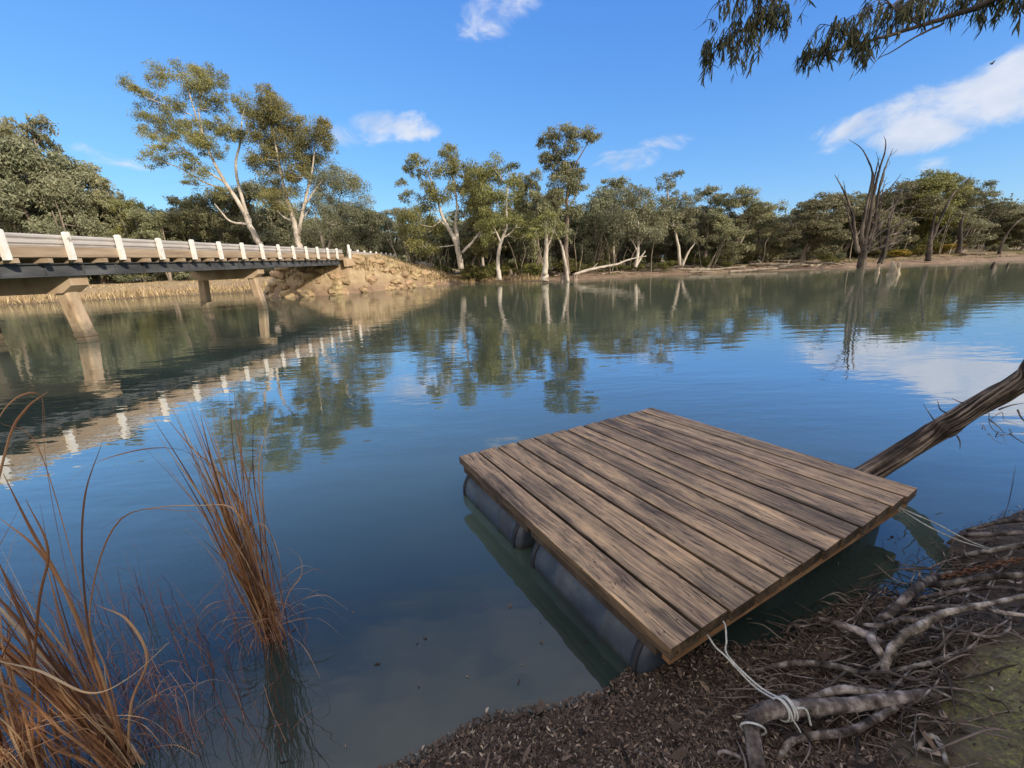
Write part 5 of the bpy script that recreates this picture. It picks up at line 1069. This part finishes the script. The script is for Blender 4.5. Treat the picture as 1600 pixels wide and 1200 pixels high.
flog([atY(895, 430, 50), atY(925, 420, 50), atY(960, 414, 50.5), atY(985, 405, 51), atY(1010, 400, 51)], [.16, .15, .12, .08, .04], 'long pale fallen branch rising right beside the bent gum', name='fallen_branch', mat='bark_pale')
for (a, b, c, d, lab) in [(818, 432, 862, 428, 'grey log half in the water left of the thick pale trunk'), (905, 425, 990, 422, 'pale log under the rising fallen branch'), (990, 418, 1032, 416, 'short log right of the white limbed gum'),
                          (1025, 424, 1110, 421, 'long pale log at the left end of the driftwood pile'), (1050, 419, 1100, 417, 'thin log on top of the driftwood pile'), (1090, 424, 1165, 420, 'dark thick log in the middle of the driftwood pile'),
                          (1110, 413, 1150, 412, 'dark upturned log end above the driftwood pile'), (1140, 426, 1215, 422, 'lowest log of the driftwood pile touching the water'), (1170, 416, 1260, 417, 'long thin log running right from the driftwood pile'),
                          (1215, 420, 1300, 413, 'pale log at the right end of the driftwood'), (1255, 412, 1320, 416, 'curved branch left of the big dead tree'), (1075, 427, 1130, 425, 'short pale log by the waterline'), (1500, 398, 1540, 400, 'brown log on the flat near the dark twisted trunk')]:
    P = shore_pts(a, b, c, d); r0 = rng.uniform(.10, .2); flog(P, list(np.array([1, 1, .8, .5])*r0), lab)
for k in range(34):
    px = rng.uniform(800, 1330); L = rng.uniform(12, 40); y0 = np.interp(px, [800, 880, 1050, 1200, 1330], [430, 430, 421, 416, 413])+rng.uniform(-7, 4)
    P = shore_pts(px, y0, px+L, y0+rng.uniform(-5, 4), zoff=.1, n=3); r0 = rng.uniform(.04, .1)
    flog(P, [r0, r0*.8, r0*.3], 'short weathered stick of driftwood strewn along the right shore', group='driftwood sticks on the shore', name='driftwood_stick', br=1)

# ------------------------------------------------------------------ rocks on the embankment
def rock_mesh():
    mb = MB(); k, m = 10, 6; V = []; off = rng.uniform(0, 50, 3); sc = rng.uniform(.6, 1.2, 3)
    for i_ in range(m+1):
        th = PI*i_/m
        for j in range(k):
            a = 2*PI*j/k; d = np.array((math.sin(th)*math.cos(a), math.sin(th)*math.sin(a), math.cos(th))); f = 1+.45*mnoise.noise(Vector(d*1.3+off)); d = np.sign(d)*np.abs(d)**.75; V.append(d*f*.5*sc)
    mb.add(V, [(i_*k+j, (i_+1)*k+j, (i_+1)*k+(j+1) % k, i_*k+(j+1) % k) for i_ in range(m) for j in range(k)]); o = mb.build('riprap_rock', M['rock']); d = o.data; bpy.data.objects.remove(o); return d
rocks = [rock_mesh() for _ in range(7)]
cnt = 0; tries = 0
while cnt < 230 and tries < 9000:
    tries += 1; x = rng.uniform(-24, -4); y = rng.uniform(40.6, 58)
    d = float(sdist(FAR, [x], [y])[0])
    if d < -.3 or (x < -15.5 and y > 44.2): continue
    if x > -9 and rng.random() < .7: continue
    if d > 4.5: continue
    o = bpy.data.objects.new('riprap_rock', rocks[cnt % 7]); COL.objects.link(o); s = rng.uniform(.3, .85)*(1.35 if d < 1.2 or x < -14 else 1)
    o.location = (x, y, fh(x, y)+.02*s); o.scale = (s*1.2, s, s*.7); o.rotation_euler = (rng.uniform(-.4, .4), rng.uniform(-.4, .4), rng.uniform(0, 6.3))
    dark = x < -16.0
    tag(o, 'tan rock shaded under the end of the bridge' if dark else 'tan rock of the sunlit embankment below the bridge end', 'rock', 'rocks under the bridge' if dark else 'rocks on the sunlit embankment'); cnt += 1

# ------------------------------------------------------------------ grasses and shrubs of the far bank
def grass(n, region, hgt, w, keep, mat, name, label, lean=.2, clumpy=0.0):
    x = rng.uniform(region[0], region[1], n); y = rng.uniform(region[2], region[3], n); d = sdist(FAR, x, y); k = keep(x, y, d)
    x, y = x[k], y[k]; n = len(x); z = np.maximum(far_h(x, y), 0)-.05
    if clumpy: h0 = np.array([.5+.9*(mnoise.noise((a*clumpy, b*clumpy, 3))+.3) for a, b in zip(x, y)]); 
    else: h0 = np.ones(n)
    dd = np.stack([rng.normal(0, lean, n), rng.normal(0, lean, n), np.ones(n)], 1); dd /= np.linalg.norm(dd, axis=1)[:, None]
    mb = MB(); blades(mb, np.stack([x, y, z], 1), dd, np.maximum(hgt*h0*rng.uniform(.5, 1.2, n), .12), w*rng.uniform(.6, 1.4, n), rng.random(n))
    tag(mb.build(name, M[mat]), label, 'grass', kind='stuff')
grass(30000, (-95, -24, 42, 66), 1.25, .08, lambda x, y, d: (d > -.4) & (d < 3.2) & ((x < -27)), 'straw', 'reed_fringe', 'dry straw coloured reeds fringing the left bank seen beneath the bridge', .34, .22)
grass(12000, (-95, -24, 42, 75), .45, .08, lambda x, y, d: (d > 2.5) & (d < 12) & (x < -22), 'straw', 'dry_grass', 'short dry grass on the flat behind the left reeds', .4, .4)
grass(16000, (-15, 4, 43, 66), .8, .05, lambda x, y, d: (d > .2) & (d < 9) & ((x > -10)), 'straw', 'dry_grass', 'tall dry grass on the point right of the embankment', .35, .6)
grass(52000, (-24, -6, 41, 60), .62, .10, lambda x, y, d: (d > .4) & (d < 8) & ((x > -15.2) | (y < 43)), 'straw', 'dry_grass', 'short dry grass between the embankment rocks', .5, .5)
grass(9000, (-15.2, -8, 45, 60), .6, .10, lambda x, y, d: (d > 1.2) & (d < 8) & (np.sin(x*1.7+y)*np.cos(y*.9) > .25), 'green_grass', 'green_grass', 'patches of green weeds on the embankment slope', .5, .6)
grass(30000, (5, 90, 44, 68), .22, .06, lambda x, y, d: (d > 2.2) & (d < 16) & (np.sin(x*.5)*np.cos(y*.8+x*.2) > -.4), 'green_grass', 'green_grass', 'short olive grass on the flat behind the right shore', .6, .5)
shrub_m = []
for v in range(4):
    mb = MB()
    for k in range(7): a = rng.uniform(0, 2*PI); q_ = rng.uniform(0, .55); leaf_blob(mb, (math.cos(a)*q_, math.sin(a)*q_, rng.uniform(.3, .75)), (.38, .38, .32), 330, L=.11, wd=.035, sub=8, droop=-.5, open_=.45)
    for k in range(9): a = rng.uniform(0, 2*PI); tube(mb, [(0, 0, -.05), (math.cos(a)*.2, math.sin(a)*.2, .3), (math.cos(a)*.45, math.sin(a)*.45, .75)], [.02, .014, .005], k=4, n=3, a=0)
    o = mb.build('shrub', M['shrub']); shrub_m.append(o.data); bpy.data.objects.remove(o)
def shrub(x, y, h, w, label, group=None, mat=None):
    o = bpy.data.objects.new('shrub', shrub_m[int(rng.integers(0, 4))]); COL.objects.link(o); o.location = (x, y, fh(x, y)); o.scale = (w, w, h); o.rotation_euler[2] = rng.uniform(0, 6)
    tag(o, label, 'shrub', group)
    if mat: o.material_slots[0].link = 'OBJECT'; o.material_slots[0].material = M[mat]
M['shrub_gold'] = noise_mat('golden_shrub_leaves', [(.2, (.13, .11, .025)), (.5, (.34, .26, .05)), (.85, (.50, .38, .08))], scale=.8, bump=0, var=.6, translucent=.2)
for k in range(34):
    px = rng.uniform(690, 960); Y = rng.uniform(54, 62); x = atY(px, 400, Y)[0]
    if float(sdist(FAR, [x], [Y])[0]) > .8: shrub(x, Y, rng.uniform(1.2, 2.2), rng.uniform(1.6, 2.8), 'yellow green shrub in the thicket under the centre gums', 'shrubs under the centre gums')
for k in range(44):
    px = rng.uniform(960, 1620); Y = rng.uniform(57, 68); x = atY(px, 400, Y)[0]
    shrub(x, Y, rng.uniform(.8, 1.9), rng.uniform(1.4, 2.6), 'dull green shrub at the foot of the right tree belt', 'shrubs of the right belt', 'leaf_grey' if rng.random() < .5 else None)
for k in range(40):
    px = rng.uniform(-60, 640); Y = rng.uniform(72, 84); x = atY(px, 400, Y)[0]
    if abs(x+17.9) > 3.8: shrub(x, Y, rng.uniform(1.5, 2.8), rng.uniform(2.2, 3.4), 'dark shrub under the trees behind the bridge', 'shrubs behind the bridge', 'leaf_grey')
for (px, Y, h, w, lab, mt) in [(1300, 53, 1.2, 1.9, 'bright yellow green shrub left of the big dead tree', None), (1412, 56, 1.2, 2.4, 'golden yellow shrub between the two dead trees and the snag', 'shrub_gold'), (1436, 57, 1.4, 2.4, 'green shrub beside the golden yellow one', None), (1470, 58, 1.3, 2.6, 'yellow shrub right of the leaning snag', 'shrub_gold'), (1135, 55, 1.0, 1.6, 'small bright shrub above the driftwood', None), (1040, 55, 1.3, 2.0, 'green shrub right of the white limbed gum', None)]:
    x = atY(px, 400, Y)[0]; shrub(x, Y, h, w, lab, None, mt)

# ------------------------------------------------------------------ near gums: their shade covers the foreground, one limb hangs into view
def near_gum(label, base, stems, blobs, hang_specs=None, dens=130):
    T = MB(); C = MB(); make_tree(T, C, stems, blobs, leafL=.30, leafW=.13, dens=dens, limb=.08, sub=12, open_=.42)
    root = empty('gum_tree', base); tag(root, label, 'tree'); 
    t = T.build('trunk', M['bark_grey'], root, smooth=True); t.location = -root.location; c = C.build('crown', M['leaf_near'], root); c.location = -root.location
    return root
def hanging(limbs, sprays, root):
    B = MB(); Lf = MB()
    nodes = []
    for P, R in limbs:
        P = [np.asarray(p, float) for p in P]; S = tube(B, P, R, k=7, n=8, rough=.06, wob=.12); nodes += list(S)
    NP = np.array(nodes)
    for (c, r, n) in sprays:
        c = np.asarray(c, float)
        for k in range(n):
            tip = c+rng.normal(0, 1, 3)*np.array(r); i_ = int(np.argmin(np.linalg.norm(NP-tip, axis=1)+np.where(NP[:, 2] < tip[2]-.1, .25, 0))); s0 = NP[i_]
            m = (s0+tip)/2+np.array((0, 0, .06))+rng.normal(0, .03, 3); S = tube(B, [s0, m, tip, tip+np.array((rng.normal(0, .03), rng.normal(0, .03), -.14))], [.005, .0035, .0022, .0012], k=4, n=5, cap=False)
            q_ = rng.integers(9, 20); ii = rng.integers(len(S)//3, len(S), q_); p = S[ii]+rng.normal(0, .008, (q_, 3))
            for b in p:
                L = rng.uniform(.09, .17); d = np.array((rng.normal(-.12, .30), rng.normal(0, .30), -1.0)); d /= np.linalg.norm(d); cv = rng.normal(0, .15, 3)*L; cv[2] = 0
                sd = np.cross(d, rng.normal(0, 1, 3)); sd /= np.linalg.norm(sd); w = rng.uniform(.006, .011); a = float(np.clip(rng.normal(.5, .25), 0, 1)); V = []
                for t, f in ((0, .12), (.2, .8), (.45, 1), (.75, .6), (1, .02)):
                    o = b+d*L*t+cv*t*t; V += [o-sd*w*f, o+sd*w*f]
                Lf.add(V, [(2*j, 2*j+1, 2*j+3, 2*j+2) for j in range(4)], a=a)
    b = B.build('branch', M['bark_dead'], root, smooth=True); b.location = -root.location
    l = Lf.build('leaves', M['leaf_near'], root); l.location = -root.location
gz = nh(9.5, 1.5)
g1 = near_gum('riverside gum on the right whose leafy limbs hang into the top right sky', (9.5, 1.0, gz),
              [[(9.5, 1.0, gz-.2, .42), (9.2, 1.2, 2.2, .36), (8.6, 2.0, 4.5, .26), (8.3, 2.4, 6.5, .18), (8.2, 2.2, 9, .1)], [(9.3, 1.2, 3, .2), (11, .2, 6, .14), (12, -1, 9, .08)]],
              [(9.0, 0, 9.5, 2.0, 1.6), (11, -.5, 10.5, 2.0, 1.5), (12.5, -1.5, 9, 1.8, 1.5), (10.5, -2, 8.5, 1.8, 1.3), (8.0, -1.6, 10.5, 1.7, 1.2), (13.5, 0, 8, 1.6, 1.2)])
Yb = 7.0
limbA = ([(8.6, 2.0, 4.4), atY(1760, -80, 5.2), atY(1640, -45, 5.8), atY(1540, 5, 6.3), atY(1470, 30, 6.7), atY(1400, 52, 6.9), atY(1330, 72, 7.0), atY(1280, 88, 7.1), atY(1252, 90, 7.2), atY(1238, 102, 7.2)], [.09, .06, .045, .036, .028, .022, .016, .011, .007, .003])
limbs = [limbA, ([atY(1440, 42, 6.8), atY(1400, 15, 6.9), atY(1380, -10, 6.9), atY(1370, -40, 6.8)], [.012, .010, .008, .006]), ([atY(1475, 36, 6.7), atY(1430, 58, 6.8), atY(1395, 80, 6.9), atY(1372, 92, 6.9), atY(1358, 110, 6.9)], [.016, .011, .008, .004, .002]),
         ([atY(1372, 92, 6.9), atY(1388, 72, 6.9), atY(1402, 60, 6.9)], [.006, .005, .004]), ([atY(1340, 70, 7.0), atY(1310, 45, 7.0), atY(1290, 38, 7.1)], [.008, .006, .003]),
         ([(8.6, 2.0, 5.0), atY(1600, -190, 5.6), atY(1400, -120, 6.4), atY(1260, -50, 6.8), atY(1215, 10, 7.0), atY(1180, 40, 7.0), atY(1140, 55, 7.1), atY(1110, 80, 7.1)], [.08, .06, .04, .022, .014, .010, .006, .003]),
         ([atY(1240, -20, 6.9), atY(1170, -8, 7.0), atY(1120, 5, 7.1), atY(1100, 35, 7.1), atY(1084, 48, 7.1)], [.014, .008, .005, .003, .0015]),
         ([(8.6, 2.0, 4.8), atY(1680, -110, 5.6), atY(1620, -60, 6.0), atY(1560, -25, 6.3), atY(1535, 5, 6.4)], [.06, .04, .02, .010, .004])]
sprays = [(atY(1205, 5, 7.0), (.13, .15, .10), 24), (atY(1180, 35, 7.0), (.15, .15, .10), 28), (atY(1140, 55, 7.0), (.12, .12, .10), 18), (atY(1155, 80, 7.0), (.07, .1, .06), 8), (atY(1108, 88, 7.1), (.04, .08, .07), 9), (atY(1103, 70, 7.1), (.03, .06, .04), 4), (atY(1225, 30, 7.0), (.04, .08, .06), 7), (atY(1150, 8, 7.0), (.10, .1, .06), 12),
          (atY(1290, 72, 7.1), (.10, .1, .05), 20), (atY(1265, 80, 7.15), (.06, .1, .04), 12), (atY(1345, 60, 7.0), (.10, .1, .05), 18), (atY(1355, 25, 7.0), (.10, .12, .08), 18), (atY(1400, 20, 6.9), (.14, .15, .07), 22), (atY(1450, 5, 6.8), (.14, .15, .06), 20), (atY(1500, -5, 6.6), (.1, .15, .05), 12), (atY(1350, 82, 6.9), (.05, .08, .02), 7), (atY(1420, 0, 6.9), (.2, .2, .05), 14),
          (atY(1540, 8, 6.4), (.05, .08, .05), 8), (atY(1575, -12, 6.2), (.08, .1, .04), 12), (atY(1605, -2, 6.0), (.05, .1, .05), 8), (atY(1310, 42, 7.05), (.06, .1, .04), 8)]
hanging(limbs, sprays, g1)
# more gums of the near bank behind the viewer: they keep the dock and reeds in shade
NG = []
for k_, lab in enumerate(['near bank gum behind the viewer, first of the row from the left', 'near bank gum behind the viewer, second from the left', 'near bank gum behind the viewer, third from the left', 'near bank gum behind the viewer, middle of the row', 'near bank gum behind the viewer, third from the right', 'near bank gum behind the viewer, second from the right', 'near bank gum behind the viewer, last of the row on the right']):
    pp = -4+2.2*k_; al = 13.5+1.5*(k_ % 2); NG.append((al*.76+pp*.65, -al*.65+pp*.76, 10, 2.7, lab))
for (bx, by, hh, w, lab) in NG:
    bl = []
    for k in range(26): a = rng.uniform(0, 2*PI); h_ = rng.uniform(2.2, hh); q_ = rng.uniform(.1, 1)*w*math.sin(PI*min(1, (h_-1)/(hh)))**.6; bl.append((bx+math.cos(a)*q_, by+math.sin(a)*q_, h_, rng.uniform(1.1, 1.7), rng.uniform(.9, 1.3)))
    z0 = nh(bx, by); near_gum(lab, (bx, by, z0), [[(bx, by, z0-.2, .35), (bx+.2, by, 2.5, .28), (bx-.2, by+.2, hh*.6, .16), (bx, by, hh*.9, .06)], [(bx+.1, by, 2, .2), (bx+1.2, by+.4, 5, .12), (bx+1.6, by, 7.5, .06)]], bl, dens=110)

# small bird in the sky
def bird():
    c = atY(1550, 100, 26); mb = MB()
    tube(mb, [c+(-.10, 0, 0), c+(-.05, 0, .01), c, c+(.05, 0, .015), c+(.08, 0, .02)], [.01, .028, .034, .02, .008], k=8, n=4)
    for s in (-1, 1): mb.add([c+(-.05, 0, .02), c+(.06, 0, .02), c+(.03, s*.10, .10), c+(-.05, s*.10, .09), c+(-.03, s*.18, .12)], [(0, 1, 2, 3)], [(3, 2, 4)])
    mb.add([c+(-.09, 0, 0), c+(-.16, .03, 0), c+(-.16, -.03, 0)], t=[(0, 1, 2)])
    tag(mb.build('bird', M['bird'], smooth=True, origin=c), 'small dark bird flying above the big white cloud on the right', 'bird')
bird()

# ------------------------------------------------------------------ camera, render
cam = bpy.data.cameras.new('camera'); co = bpy.data.objects.new('camera', cam); COL.objects.link(co)
cam.sensor_width = 36; cam.lens = 36*F/1600; cam.clip_end = 8000; cam.clip_start = .05
c0 = ray(800, 600); cx = ray(801, 600)-c0; cy = ray(800, 599)-c0
from mathutils import Matrix
X = Vector([float(v) for v in cx]).normalized(); Yv = Vector([float(v) for v in cy]).normalized(); Z = X.cross(Yv)
mw = Matrix((X, Yv, Z)).transposed().to_4x4(); mw.translation = (0, 0, H); co.matrix_world = mw
SC.camera = co
SC.view_settings.view_transform = 'Standard'; SC.view_settings.look = 'None'; SC.view_settings.exposure = 0; SC.view_settings.gamma = 1
SC.cycles.max_bounces = 6; SC.cycles.diffuse_bounces = 3; SC.cycles.glossy_bounces = 3; SC.cycles.transmission_bounces = 3; SC.cycles.caustics_reflective = False; SC.cycles.caustics_refractive = False
